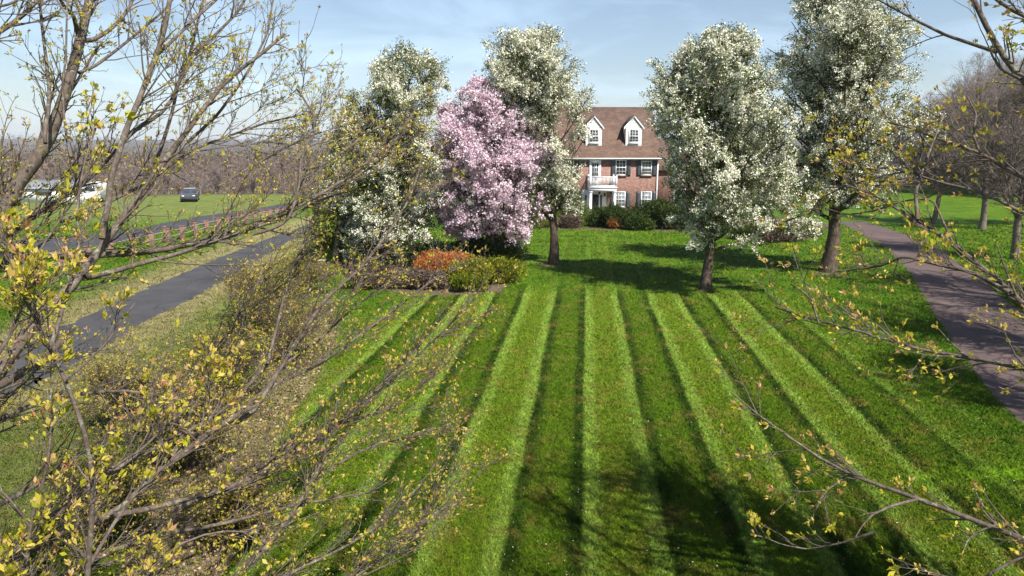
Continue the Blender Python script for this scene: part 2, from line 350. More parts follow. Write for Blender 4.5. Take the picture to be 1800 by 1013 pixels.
def shingles():
    m, nt, b = mat('brown asphalt shingles'); v = objc(nt); sx = nt.nodes.new('ShaderNodeSeparateXYZ'); nt.links.new(v, sx.inputs[0])
    cb = nt.nodes.new('ShaderNodeCombineXYZ'); nt.links.new(sx.outputs[0], cb.inputs[0]); nt.links.new(math_(nt, 'ADD', sx.outputs[2], math_(nt, 'MULTIPLY', sx.outputs[1], .5)), cb.inputs[1])
    bt = nt.nodes.new('ShaderNodeTexBrick'); nt.links.new(cb.outputs[0], bt.inputs['Vector']); bt.inputs['Scale'].default_value = 1
    bt.inputs['Brick Width'].default_value = .3; bt.inputs['Row Height'].default_value = .16; bt.inputs['Mortar Size'].default_value = .012
    bt.inputs['Color1'].default_value = (.155, .094, .066, 1); bt.inputs['Color2'].default_value = (.10, .060, .044, 1); bt.inputs['Mortar'].default_value = (.07, .04, .03, 1)
    r = ramp(nt, [(.3, (.7, .7, .7)), (.7, (1.35, 1.35, 1.35))]); nt.links.new(noise(nt, .9, 7, .7, v), r.inputs[0])
    nt.links.new(mixc(nt, 1.0, bt.outputs[0], r.outputs[0], 'MULTIPLY'), b.inputs['Base Color']); b.inputs['Roughness'].default_value = .9; return m
M_ROOF = shingles()

# ------------------------------------------------------------------ ground
def sstep(a, b, x): t = np.clip((x-a)/(b-a), 0, 1); return t*t*(3-2*t)
def hgt(x, y):
    st = 92 + 45*sstep(0, 40, x)
    z = -8*sstep(st, st+70, y) - 9*sstep(200, 600, y)
    ridge = sstep(1200, 3200, y)*(33 + 7*np.sin(x*.0021+1) + 7*np.sin(x*.0053+.3) + 4*np.sin(x*.013+y*.002))
    return z + ridge
def pdist(P, line):
    d = np.full(len(P), 1e9)
    for a, b in zip(line[:-1], line[1:]):
        ab = b-a; t = np.clip(((P-a)@ab)/(ab@ab), 0, 1); d = np.minimum(d, np.linalg.norm(P-(a+t[:, None]*ab), axis=1))
    return d
L_UP = [(-220, 668), (-60, 655), (0, 640), (75, 590), (160, 553), (225, 520), (300, 490), (400, 447), (470, 420), (535, 397), (640, 360), (740, 335)]
L_DN = [(-220, 760), (-60, 745), (0, 706), (55, 684), (120, 648), (177, 613), (262, 563), (326, 532), (400, 490), (450, 459), (505, 427), (560, 400), (690, 362), (800, 335)]
R_L = [(1470, 390), (1505, 406), (1560, 437), (1600, 480), (1640, 550), (1690, 622), (1740, 690), (1800, 748), (1900, 850), (2050, 1000)]
R_R = [(1520, 390), (1560, 402), (1625, 424), (1670, 450), (1720, 487), (1770, 530), (1830, 572), (1900, 630), (2050, 740), (2300, 860)]
O_UP = [(-120, 442), (0, 424), (120, 417), (240, 402), (340, 382), (427, 370), (520, 355), (600, 346)]
O_DN = [(-120, 472), (0, 452), (107, 440), (240, 421), (340, 399), (427, 382), (520, 364), (600, 352)]
g2 = lambda L: np.array([G(*p)[:2] for p in L])

def midline(A, B):
    A, B = g2(A), g2(B); t = np.linspace(0, 1, 40)
    f = lambda L: np.stack([np.interp(t, np.linspace(0, 1, len(L)), L[:, i]) for i in (0, 1)], 1)
    fa = lambda L: f(L)
    return (fa(A)+fa(B))/2
Lc = midline(L_UP, [L_DN[i] for i in (0, 1, 2, 3, 5, 6, 7, 8, 9, 11, 12, 13)])
def in_poly(P, poly):
    x, y = P[:, 0], P[:, 1]; c = np.zeros(len(P), bool); n = len(poly)
    for i in range(n):
        a, b = poly[i], poly[i-1]
        k = ((a[1] > y) != (b[1] > y)); c ^= k & (x < (b[0]-a[0])*(y-a[1])/(b[1]-a[1]+1e-12)+a[0])
    return c
BED = g2([(330, 1100), (400, 1000), (440, 890), (475, 800), (505, 745), (545, 690), (585, 620), (600, 570), (570, 530), (540, 540), (500, 590), (450, 660), (400, 730), (340, 800), (280, 870), (230, 960), (180, 1100)])
def masks(P):
    u = P[:, 0]*math.cos(PH)-P[:, 1]*math.sin(PH)-U0; v = P[:, 0]*math.sin(PH)+P[:, 1]*math.cos(PH)
    far = G(1000, 512)[1]
    stripe = sstep(-8.6, -7.6, u)*(1-sstep(7.0, 10.5, u))*(1-sstep(far-1.5, far+2.0, v))
    stripe = np.maximum(stripe, .25*sstep(-2, -1, u)*(1-sstep(2.6, 3.4, u))*(1-sstep(50, 56, v)))
    dl = pdist(P, Lc)
    dry = np.maximum(sstep(4.6, 2.2, dl)*.9, .0)
    side = in_poly(P, g2([(-300, 760)] + L_DN[2:12] + [(560, 480), (480, 560), (330, 700), (0, 960), (-300, 1100)]))
    dry = np.maximum(dry, side*.42)
    dry = np.maximum(dry, in_poly(P, BED)*.75)
    x, y = P[:, 0], P[:, 1]
    dry = np.maximum(dry, .34*sstep(-22, -28, x)*sstep(55, 70, y))
    floor = sstep(0, 1, (y-(88+14*sstep(5, 30, x)+4*np.sin(x*.13)))/8)
    floor = np.maximum(floor, sstep(300, 330, np.abs(x)))
    lp = G(1780, 835); lime = np.exp(-(((x-lp[0])/1.3)**2+((y-lp[1])/.5)**2)*1.2)
    lp = G(1640, 845); lime = np.maximum(lime, .7*np.exp(-(((x-lp[0])/.7)**2+((y-lp[1])/.35)**2)*1.2))
    return stripe, dry, floor, lime
def axis(a, b, st, far):
    g = [b]; s = st
    while g[-1] < far[1]: s *= 1.14; g.append(g[-1]+s)
    g0 = [a]; s = st
    while g0[-1] > far[0]: s *= 1.14; g0.append(g0[-1]-s)
    return np.concatenate([g0[::-1], np.arange(a+st, b, st), g])
ax = axis(-55, 60, .6, (-5200, 5200)); ay = axis(-10, 105, .6, (-300, 5200))
XX, YY = np.meshgrid(ax, ay, indexing='ij'); nx, ny = XX.shape
gv = np.stack([XX.ravel(), YY.ravel(), hgt(XX.ravel(), YY.ravel())], 1)
ii = np.arange(nx*ny).reshape(nx, ny)[:-1, :-1].ravel()
gq = np.stack([ii, ii+ny, ii+ny+1, ii+1], 1)
st_, dr_, fl_, li_ = masks(gv[:, :2])
tag(mesh_from('ground', gv, gq, M_LAWN, attrs={'stripe': st_, 'dry': dr_, 'floor': fl_, 'lime': li_, 'vary': np.full(len(gv), .4)}, smooth=True), kind='structure')
def strip(name, A, B, m, z, rag=.05, sub=14, seed=1):
    rg = rs(seed); n = max(len(A), len(B))*sub
    A = resample(g2(A), n); B = resample(g2(B), n); A = A[:n]+rg.normal(size=(n, 2))*rag*1.8; B = B[:n]+rg.normal(size=(n, 2))*rag*1.8
    C1 = A*.67+B*.33; C2 = A*.33+B*.67; rows = [A, C1, C2, B]
    V = np.concatenate([np.c_[r_, np.full(n, z)] for r_ in rows]); Q = []
    for k in range(3):
        i = np.arange(n-1)+k*n; Q.append(np.stack([i, i+1, i+1+n, i+n], 1))
    return tag(mesh_from(name, V, np.concatenate(Q), m), kind='structure')
strip('driveway', L_UP, L_DN, M_ASPH, .006)
strip('driveway_brown', R_L, R_R, M_RED, .006, .03)
strip('road', O_UP, O_DN, M_ASPH, .006, .04)
def bed(name, poly, z, m=M_MULCH, rag=.12, seed=0):
    rg = rs(seed); p = resample(np.vstack([poly, poly[:1]]), 160)[:-1]; p = p + rg.normal(size=p.shape)*rag
    b = bpy.data.meshes.new(name); b.from_pydata([(float(x), float(y), z) for x, y in p], [], [list(range(len(p)))]); b.materials.append(m)
    o = bpy.data.objects.new(name, b); C.objects.link(o); return tag(o, kind='structure')
JB = g2([(610, 470), (640, 505), (700, 515), (760, 519), (830, 519), (880, 513), (903, 495), (905, 470), (890, 450), (830, 430), (700, 435), (620, 450)])
bed('planting_bed_island', JB, .005, seed=2)
HB = g2([(870, 402), (1000, 404), (1160, 407), (1230, 408), (1240, 392), (1000, 384), (870, 384)])
bed('planting_bed_house', HB, .005, seed=3)
RB = g2([(1290, 400), (1320, 424), (1370, 427), (1410, 424), (1440, 412), (1460, 395), (1400, 384), (1300, 384)])
bed('planting_bed_mound', RB, .005, seed=4)
for nm, q, rx in (('mulch_ring', (1457, 482), .9), ('mulch_ring_pale', (965, 466), .7), ('mulch_ring_small', (1243, 512), .45)):
    c = G(*q); a = np.linspace(0, 2*np.pi, 24, endpoint=False)
    bed(nm, np.stack([c[0]+rx*np.cos(a)*1.2, c[1]+rx*np.sin(a)], 1), .005, rag=.06, seed=9)

# grass blades and litter (nobody could count them)
def ground_samples(rg, n, box):
    px = rg.uniform(box[0], box[1], n); py = rg.uniform(box[2], box[3], n)
    X = (px-900)/F; Yc = (506.5-py)/F; dy = cp+Yc*sp; dz = -sp+Yc*cp; t = -H/dz
    return np.stack([X*t, dy*t], 1)
def on_hard(P):
    return in_poly(P, np.vstack([g2(L_UP), g2(L_DN)[::-1]])) | in_poly(P, np.vstack([g2(R_L), g2(R_R)[::-1]])) | in_poly(P, np.vstack([g2(O_UP), g2(O_DN)[::-1]]))
rg = rs(5)
P = ground_samples(rg, 620000, (-120, 1920, 395, 1150)); P = P[~on_hard(P)]
bedm = in_poly(P, JB); P = P[~bedm | (rg.rand(len(P)) < .25)]
D = np.hypot(P[:, 0], P[:, 1]); n = len(P)
hh = (.035+.03*rg.rand(n))*(1+D/45); ww = (.010+.012*rg.rand(n))*(.4+D/16)
az = rg.uniform(0, 2*np.pi, n); ln = rg.normal(size=(n, 2))*hh[:, None]*.9
z0 = hgt(P[:, 0], P[:, 1])
V = np.stack([np.c_[P[:, 0]-np.cos(az)*ww/2, P[:, 1]-np.sin(az)*ww/2, z0], np.c_[P[:, 0]+np.cos(az)*ww/2, P[:, 1]+np.sin(az)*ww/2, z0], np.c_[P+ln, z0+hh]], 1).reshape(-1, 3)
ms = masks(P)
tag(mesh_from('grass', V, None, M_LAWN, T=np.arange(3*n).reshape(-1, 3), attrs={k: a for k, a in zip(('stripe', 'dry', 'floor', 'lime', 'vary'), list(ms)+[rg.rand(n)])}), 'short mown grass blades covering the lawn and verges', 'grass', kind='stuff')
def scatter(name, P, m, size, seed, label, cat, z=.02, flat=.6):
    rg = rs(seed); n = len(P); D = np.hypot(P[:, 0], P[:, 1]); L = size*(.6+.8*rg.rand(n))*(.6+D/40)
    d = rg.normal(size=(n, 3)); d[:, 2] *= 1-flat
    V, Q = leaves(rg, np.c_[P, np.full(n, z)+rg.rand(n)*.02], d, L, L*.7)
    return tag(mesh_from(name, V, Q, m, attrs={'tint': rg.rand(n)}), label, cat, kind='stuff')
P = ground_samples(rs(6), 60000, (-100, 650, 480, 1100)); scatter('leaf_litter', P[in_poly(P, BED)], M_LIT, .07, 7, 'brown fallen leaves covering the bed under the budding trees', 'leaf litter', flat=.4)
P = ground_samples(rs(8), 2600, (400, 1800, 440, 1100)); P = P[~on_hard(P)]; scatter('fallen_petals', P, M_SPECK, .028, 9, 'scattered pale petals and leaf bits on the striped lawn', 'petals', z=.05)

# ------------------------------------------------------------------ the brick house
YH = 65.0
hx = lambda px, y=300: WY(px, y, YH)[0]
hz = lambda py, Y=YH: WY(900, py, Y)[2]
hx0 = hx(1045)
house = empty('brick_house', (hx0, YH, 0), 'red brick house with brown roof, two white dormers and a white balcony', 'house')
X = lambda px, y=300: hx(px, y)-hx0
xR = X(1157); xL = -xR; ZE = hz(279); DEP = 10.0; ZR = WY(1080, 192, YH+5)[2]
b = MB(); b.box(xL, xR, 0, .3, -.3, ZE); b.box(xL, xR, DEP-.3, DEP, -.3, ZE); b.box(xL, xL+.3, .3, DEP-.3, -.3, ZE); b.box(xR-.3, xR, .3, DEP-.3, -.3, ZE)
for x0, x1 in ((xL, xL+.3), (xR-.3, xR)): b.prism([(.3, ZE), (DEP-.3, ZE), (DEP/2, ZR-.45)], x0, x1)
b.build('wall', M_BRICK, house)
sl_ = (ZR-ZE)/(DEP/2+.35)
r = MB(); th = .14
r.prism([(-.35, ZE-.02), (DEP/2, ZR), (DEP/2, ZR+th*1.4), (-.35, ZE+th)], xL-.18, xR+.18)
r.prism([(DEP+.35, ZE-.02), (DEP+.35, ZE+th), (DEP/2+.002, ZR+th*1.4), (DEP/2+.002, ZR)], xL-.18, xR+.18)
roof = r.build('roof', M_ROOF, house)
c = MB(); c.box(xL+2.2, xL+3.3, DEP/2+.6, DEP/2+1.4, ZR-1, ZR+.95); c.box(xL+2.1, xL+3.4, DEP/2+.5, DEP/2+1.5, ZR+.952, ZR+1.08); c.build('chimney', M_BRICK, roof)
g = MB(); g.box(xL-.18, xR+.18, -.45, -.352, ZE-.02, ZE+.06); g.build('gutter', M_WHITE, house)
g = MB(); g.box(xL-.1, xR+.1, -.34, -.004, ZE-.12, ZE-.03); g.build('eave', M_SIDING, house)
g = MB(); g.box(xR-.12, xR-.02, -.10, -.003, 0, ZE-.165); g.build('downspout', M_WHITE, house)
def window(px0, px1, py0, py1, parent=house, y=0., gm=M_GLASS, rows=3, shut=True, xz=None, cols=3, sill=True):
    x0, x1, z0, z1 = (X(px0, py0), X(px1, py0), hz(py1), hz(py0)) if xz is None else xz
    wn = MB(); f = .075
    wn.box(x0, x0+f, y-.06, y+.02, z0, z1).box(x1-f, x1, y-.06, y+.02, z0, z1).box(x0+f, x1-f, y-.06, y+.02, z1-f, z1).box(x0+f, x1-f, y-.06, y+.02, z0, z0+f)
    zm = (z0+z1)/2; wn.box(x0+f, x1-f, y-.055, y+.01, zm-.035, zm+.035)
    wi = wn.build('window', M_WHITE, parent)
    p = MB(); p.box(x0+f, x1-f, y-.02, y-.012, z0+f, z1-f); p.build('pane', gm, wi)
    mu = MB()
    for k in range(1, cols):
        xx = x0+f+(x1-x0-2*f)*k/cols; mu.box(xx-.014, xx+.014, y-.042, y-.022, z0+f, z1-f)
    for za, zb in ((z0+f, zm-.035), (zm+.035, z1-f)):
        for k in range(1, rows-1 if rows > 2 else 2):
            zz = za+(zb-za)*k/(rows-1); mu.box(x0+f, x1-f, y-.046, y-.0425, zz-.013, zz+.013)
    mu.build('muntins', M_WHITE, wi)
    if sill: s = MB(); s.box(x0-.06, x1+.06, y-.12, y+.01, z0-.09, z0-.003); s.build('sill', M_BRICK if shut else M_WHITE, wi)
    if shut:
        for a, c in ((x0-.42, x0-.04), (x1+.04, x1+.42)):
            s = MB(); s.box(a, c, y-.05, y-.002, z0-.06, z1+.02)
            for (za, zb) in ((z0+.03, zm-.06), (zm+.06, z1-.08)):
                n_ = int((zb-za)/.07)
                for k in range(n_): s.box(a+.06, c-.06, y-.062, y-.051, za+k*.07, za+k*.07+.045)
            s.build('shutter', M_SHUT, parent)
    return wi
for (a, b_, c_, d_, gm) in ((1082.5, 1101, 281, 308.5, M_GLASS), (1127.5, 1146, 283, 308.5, M_GLASSC), (1081, 1099.5, 337, 364, M_GLASSC), (1127, 1145.5, 337, 364, M_GLASSC)):
    window(a, b_, c_, d_, gm=gm)
for a in (1001.5, 956.5):
    window(a-11, a+7.5, 282, 308.5); window(a-11, a+7.5, 337, 364, gm=M_GLASSC)
# french door on the balcony
x0, x1, z0, z1 = X(1036), X(1056), hz(332), hz(281)
d = MB(); d.box(x0, x0+.16, -.08, .02, z0, z1).box(x1-.16, x1, -.08, .02, z0, z1).box(x0+.16, x1-.16, -.08, .02, z1-.18, z1).build('door_frame', M_WHITE, house)
d = MB(); d.box(x0+.162, x1-.162, -.04, .0, z0, z1-.182); dd = d.build('balcony_door', M_SIDING, house)
a, c_, e, g_ = x0+.24, x1-.24, z0+.75, z1-.33
p = MB(); p.box(a, c_, -.05, -.041, e, g_); p.build('pane', M_GLASS, dd)
mu = MB()
for k in (1, 2): xx = a+(c_-a)*k/3; mu.box(xx-.012, xx+.012, -.07, -.052, e, g_)
for k in (1, 2, 3): zz = e+(g_-e)*k/4; mu.box(a, c_, -.076, -.0705, zz-.013, zz+.013)
mu.build('muntins', M_WHITE, dd)
# entrance
x0, x1, z1 = X(1024), X(1067), hz(334)
s = MB(); s.box(x0, x1, -.08, -.002, 0, z1); s.build('entry_surround', M_SIDING, house)
dx0, dx1, dz = X(1037), X(1053.5), 2.15
s = MB(); s.box(dx0, dx1, -.12, -.082, .15, dz)
for k in range(2):
    for j in range(3): s.box(dx0+.09+k*.42, dx0+.40+k*.42, -.135, -.121, .3+j*.62, .3+j*.62+.5)
dr = s.build('front_door', M_DARK, house); k_ = MB(); k_.cyl((dx1-.12, -.19, 1.05), .035, .06, 1); k_.build('door_handle', M_STEEL, dr)
for a in (1028.5, 1056): s = MB(); s.box(X(a), X(a+3.6), -.095, -.081, .55, 2.1); s.build('sidelight', M_GLASS, house)
st = MB(); st.box(x0-.1, x1+.3, -2.3, -.081, -.1, .14); st.box(x0+.3, x1-.1, -2.75, -2.303, -.1, .07); st.build('porch_step', M_LIMEW, house)
# balcony
BZ = hz(331, YH-2)+.02; bx0, bx1, by = X(1033, 330)*.972-.04, X(1079, 330)*.972+.02, -2.0
by = -2.0
B = MB(); B.box(bx0, bx1, by, -.09, BZ-.32, BZ); B.box(bx0-.06, bx1+.06, by-.06, -.09, BZ+.002, BZ+.08); bal = B.build('balcony', M_WHITE, house)
rl = MB(); rz = BZ+1.0
for (xa, xb, ya, yb) in ((bx0, bx1, by, by+.07), (bx0, bx0+.07, by+.12, -.1), (bx1-.07, bx1, by+.12, -.1)):
    rl.box(xa, xb, ya, yb, rz-.09, rz); rl.box(xa, xb, ya, yb, BZ+.15, BZ+.21)
for x in np.arange(bx0+.16, bx1-.1, .125): rl.box(x, x+.04, by+.015, by+.055, BZ+.21, rz-.09)
for y in np.arange(by+.2, -.15, .125):
    for x in (bx0+.015, bx1-.055): rl.box(x, x+.04, y, y+.04, BZ+.21, rz-.09)
rl.build('railing', M_WHITE, bal)
for x in (bx0-.02, bx1-.11):
    for y in (by-.02, -.20):
        s = MB(); s.box(x, x+.13, y, y+.13, BZ+.081, rz+.08); s.box(x-.02, x+.15, y-.02, y+.15, rz+.082, rz+.12); s.build('newel_post', M_WHITE, bal)
for x in (bx0+.12, bx1-.12):
    s = MB(); s.cyl((x, by+.14, .14), .13, BZ-.32-.14, n=16, r2=.105); s.box(x-.17, x+.17, by-.02, by+.3, .141, .24); s.box(x-.15, x+.15, by, by+.28, BZ-.42, BZ-.322); s.build('column', M_WHITE, house)
s = MB(); s.cyl((X(1064), -.16, 2.0), .07, .25, n=8, r2=.1); s.box(X(1064)-.05, X(1064)+.05, -.1, -.081, 1.95, 2.3); s.build('wall_lantern', M_DARK, house)
s = MB(); s.cyl(((bx0+bx1)/2-.2, -1.0, BZ-.62), .11, .25, n=8, r2=.08); s.cyl(((bx0+bx1)/2-.2, -1.0, BZ-.37), .012, .05); s.build('porch_lantern', M_DARK, house)
# dormers
def dormer(pxc):
    yf = .85; sc = (YH+yf)/YH
    cx = X(pxc)*sc + hx0*(sc-1); hw = .74; zb = ZE+.1+(yf+.35)*sl_-.02; zw = hz(221, YH+yf); zp = hz(204, YH+yf)
    back = lambda z: (z-ZE-.1)/sl_-.35
    s = MB(); s.box(cx-hw, cx+hw, yf, yf+.1, zb-.2, zw); s.prism([(cx-hw, zw), (cx+hw, zw), (cx, zp-.08)], yf, yf+.1, 'y')
    for sx in (-1, 1):
        xa, xb = sorted((cx+sx*hw, cx+sx*(hw-.1))); s.prism([(yf+.1, zb-.2), (yf+.1, zw), (back(zw)+.3, zw), (back(zb)+.1, zb-.3)], xa, xb)
    n_ = int((zw-zb)/.15)
    for k in range(n_+5):
        z = zb+k*.15+.02; ww = hw if z < zw else hw*(zp-.08-z)/(zp-.08-zw)
        if ww > .1: s.prism([(yf, z), (yf-.018, z), (yf-.004, z+.13), (yf, z+.13)], cx-ww, cx+ww)
    do = s.build('dormer', M_SIDING, house)
    ov = .17; t = .09; s = MB()
    for sx in (-1, 1):
        x1_ = cx+sx*(hw+ov); ze = zw-ov*(zp-zw)/hw
        pr = [(cx, zp), (x1_, ze), (x1_, ze+t), (cx, zp+t)] if sx > 0 else [(x1_, ze), (cx, zp), (cx, zp+t), (x1_, ze+t)]
        s.prism(pr, yf-.08, back(zp)+.35, 'y')
    s.build('dormer_roof', M_ROOF, do)
    s = MB()
    for sx in (-1, 1):
        x1_ = cx+sx*(hw+ov+.02); ze = zw-(ov+.02)*(zp-zw)/hw
        pr = [(cx, zp-.11), (x1_, ze-.11), (x1_, ze+t+.01), (cx, zp+t+.01)] if sx > 0 else [(x1_, ze-.11), (cx, zp-.11), (cx, zp+t+.01), (x1_, ze+t+.01)]
        s.prism(pr, yf-.13, yf-.083, 'y')
    s.build('trim', M_WHITE, do)
    s = hz(228, YH+yf), hz(251, YH+yf)
    window(0, 0, 0, 0, parent=do, y=yf-.03, shut=False, xz=(cx-.44, cx+.44, s[1], s[0]))
for p_ in (1042.5, 1112): dormer(p_)
# right and left wings of the house
def wing(name, x0, x1, y0, y1, ze, zr, wm, label=None):
    s = MB(); s.box(x0, x1, y0, y1, -.3, ze); s.prism([(y0, ze+.001), (y1, ze+.001), ((y0+y1)/2, zr-.1)], x0+.01, x1-.01)
    wg = s.build(name, wm, house)
    s = MB(); ym = (y0+y1)/2
    s.prism([(y0-.3, ze-.03), (ym, zr), (ym, zr+.16), (y0-.3, ze+.12)], x0, x1+.2); s.prism([(y1+.3, ze-.03), (y1+.3, ze+.12), (ym+.002, zr+.16), (ym+.002, zr)], x0, x1+.2); s.build('wing_roof', M_ROOF, wg)
    return wg
wr = wing('wing', xR+.005, xR+5.6, 1.2, 8.6, hz(300, YH+1.2), WY(900, 248, YH+5)[2], M_BRICK)
wl = wing('wing', xL-6.5, xL-.205, 1.5, 8.0, 2.7, 4.6, M_LIMEW)
for k in range(2):
    window(0, 0, 0, 0, parent=wl, y=1.5, shut=False, xz=(xL-5.3+k*2.7, xL-4.1+k*2.7, .9, 2.2), sill=False)
window(0, 0, 0, 0, parent=wr, y=1.2, shut=False, xz=(xR+1.8, xR+2.9, 1.0, 2.6), sill=False)

# ------------------------------------------------------------------ blossom trees
def envelope(rows, Y, seed, lump=.24):
    rg = rs(seed); rows = sorted(rows, key=lambda r: -r[0])
    zz = []; cx = []; rr = []
    for (py, xl, xr) in rows:
        a = WY(xl, py, Y); b = WY(xr, py, Y); zz.append(a[2]); cx.append((a[0]+b[0])/2); rr.append((b[0]-a[0])/2)
    zz, cx, rr = map(np.array, (zz, cx, rr)); ph = rg.uniform(0, 6.28, 12)
    def inside(p):
        x, y, z = p[..., 0], p[..., 1], p[..., 2]
        c = np.interp(z, zz, cx); r = np.interp(z, zz, rr, left=0, right=0)
        an = np.arctan2(y-Y, x-c)
        l = 1 + lump*(.5*np.sin(an*3+z*1.1+ph[0])+.5*np.sin(an*5-z*1.9+ph[1])+.5*np.sin(an*8+z*3.1+ph[2])+.45*np.sin(an*13-z*4.3+ph[3])+.3*np.sin(an*4+z*6.1+ph[4])) + lump*.05
        return ((x-c)**2 + (y-Y)**2 < (r*l)**2) & (z > zz[0]) & (z < zz[-1])
    return inside, zz, cx, rr
def crown_tree(name, px, py, rows, label, cat, seed, m=M_PEAR, group=None, n1=46, n2=420, n3=3600, nb=15000, leaf=.35, bsz=.062, trunk_w=15, ang=(80, 30), up=.035, stems=1, bark=M_BARK_DK, spread=.09, white=(.45, 1.), Y=None, lowf=.0):
    rg = rs(seed); base = G(px, py) if Y is None else np.array([WY(px, 400, Y)[0], Y, 0]); Y = base[1]
    inside, zz, cx, rr = envelope(rows, Y, seed)
    d = Y*cp+H*sp; r0 = trunk_w/2*d/F
    root = empty(name, base, label, cat, group)
    A = Acc(); top = zz[-1]*.93
    tr = []
    for s in range(stems):
        k = 14; z = np.linspace(-.05, top*(1 if s == 0 else rg.uniform(.6, .85)), k)
        tx = np.interp(z, np.r_[0, zz], np.r_[base[0], cx]); tx = base[0] + (tx-base[0])*sstep(zz[0]*.7, zz[-1]*.9, z)
        off = np.zeros(2) if stems == 1 else np.array([math.cos(s*6.28/stems+seed), math.sin(s*6.28/stems+seed)])*np.interp(.5*top, zz, rr)*.45
        sw = sstep(-.2, top*.8, z)
        p = np.stack([tx+off[0]*sw+.07*np.sin(z*1.2+seed), Y+off[1]*sw+.07*np.cos(z*1.5+seed), z], 1); tr.append(p)
    P0 = np.array(tr); f = np.linspace(1, .12, 14); f[0] = 1.35; f[1] = 1.05; R0 = np.broadcast_to(r0*(.6 if stems > 1 else 1)*f, P0.shape[:2]).copy()
    A.tubes(P0, R0, 10)
    t_lo = zz[0]/top*.55+lowf
    RM = rr.max()
    P1, R1 = grow(rg, P0, R0, n1, t_lo, .97, lambda t: np.radians(rg.normal(ang[0]+(ang[1]-ang[0])*t**.7, 8)), (RM*1.6, RM*2.6), k=9, up=up, wig=.07, rfac=.42, inside=inside, byt=.45)
    A.tubes(P1, R1, 6)
    P2, R2 = grow(rg, P1, R1, n2, .12, 1, lambda t: np.radians(rg.uniform(25, 70, n2)), (.9, 2.6), k=6, up=up, wig=.12, rfac=.5, rmin=.012, inside=inside)
    A.tubes(P2, R2, 4)
    P3, R3 = grow(rg, P2, R2, n3, .1, 1, lambda t: np.radians(rg.uniform(25, 75, n3)), (.3, .95), k=4, up=up, wig=.18, rfac=.5, rmin=.006)
    c3 = P3[:, 2]; q_ = np.sin(c3@np.array([2.1, .7, 1.3])+seed)+np.sin(c3@np.array([-1.1, 2.3, 1.7])+2*seed)+np.sin(c3@np.array([.9, -1.9, 2.9])+3*seed)+rg.normal(size=len(c3))*.5
    W3 = np.clip(.12+.55*q_, .03, 1.6)
    A.tubes(P3, R3, 3)
    A.build('trunk', bark, root, origin=base, smooth=True)
    C_ = Acc(); ctr, dd, idx = pts_on(rg, P3, nb, .1, 1.05, W3); c2, d2, _ = pts_on(rg, P2, nb//6, .4, 1.0); ctr = np.r_[ctr, c2]
    n = len(ctr); ctr = ctr+rg.normal(size=(n, 3))*spread*.6
    nf = 3; p = np.repeat(ctr, nf, 0)+rg.normal(size=(n*nf, 3))*bsz*.55
    L = bsz*rg.uniform(.8, 1.7, n*nf); V, Q = leaves(rg, p, rg.normal(size=(n*nf, 3))+np.array([0, 0, .3]), L, L*.95, .2)
    C_.add(V, Q, np.repeat(rg.uniform(white[0], white[1], n), nf)*rg.uniform(.93, 1, n*nf))
    if leaf > 0:
        nl = int(nb*leaf*3); lp, ld, _ = pts_on(rg, P3, nl, .0, 1.1); lp = lp+rg.normal(size=(nl, 3))*spread*.8
        L = bsz*rg.uniform(.9, 1.7, nl); V, Q = leaves(rg, lp, ld+rg.normal(size=(nl, 3))*.8, L*1.25, L*.7); C_.add(V, Q, rg.uniform(0, .33, nl))
    C_.build('crown', m, root, origin=base)
    return root
GP = 'blossoming pear trees in front of the house'
crown_tree('pear_tree', 1243, 508, [(52, 1262, 1288), (75, 1210, 1330), (120, 1165, 1355), (200, 1138, 1385), (290, 1146, 1425), (350, 1148, 1432), (400, 1152, 1412), (428, 1185, 1330), (440, 1215, 1300)],
    'widest white pear tree right of the house, its slim leaning trunk at the stripes', 'tree', 11, group=GP, nb=50000, n3=8000, n2=700, n1=84, bsz=.055, leaf=.5, trunk_w=17, lowf=-.06)
crown_tree('pear_tree', 1457, 478, [(-60, 1440, 1480), (-20, 1400, 1530), (40, 1385, 1590), (120, 1375, 1615), (200, 1380, 1620), (280, 1385, 1600), (340, 1400, 1570), (385, 1425, 1520)],
    'tallest pear tree beside the brown drive, sparse white blossom over dark branches', 'tree', 12, group=GP, nb=36000, n3=8000, n2=800, leaf=.6, trunk_w=23, n1=100, bsz=.054, lowf=-.04)
crown_tree('pear_tree', 972, 464, [(55, 900, 985), (78, 855, 1022), (140, 842, 1035), (200, 862, 1030), (260, 900, 1018), (330, 922, 1018), (370, 928, 1018), (398, 945, 1010)],
    'narrow white pear tree directly left of the house with bare brown trunk', 'tree', 13, group=GP, nb=34000, bsz=.055, n3=6500, n2=640, n1=64, trunk_w=16, ang=(60, 25))
crown_tree('pear_tree', 702, 470, [(78, 695, 725), (120, 655, 785), (200, 630, 800), (280, 608, 810), (360, 598, 805), (430, 610, 790), (465, 650, 750)],
    'tall white pear tree left of the pink tree', 'tree', 14, group=GP, nb=32000, bsz=.054, n3=6000, n2=560, n1=60, trunk_w=15, leaf=.6)
crown_tree('pear_tree', 592, 466, [(165, 615, 650), (230, 588, 690), (300, 570, 720), (380, 572, 750), (440, 595, 750), (470, 625, 730)],
    'lower white pear tree at the left end of the row, dark green within', 'tree', 15, group=GP, nb=26000, bsz=.054, n3=5600, n2=520, trunk_w=13, leaf=1.2)
crown_tree('cherry_tree', 866, 468, [(140, 835, 872), (168, 795, 905), (230, 775, 940), (300, 766, 965), (360, 770, 968), (400, 785, 940), (428, 820, 915)],
    'round pink blossoming tree among the white pear trees', 'tree', 16, m=M_PINK, nb=36000, n3=6500, n2=800, n1=110, leaf=0, bsz=.08, stems=4, trunk_w=18, ang=(75, 35), spread=.1, white=(.3, 1), up=.02)

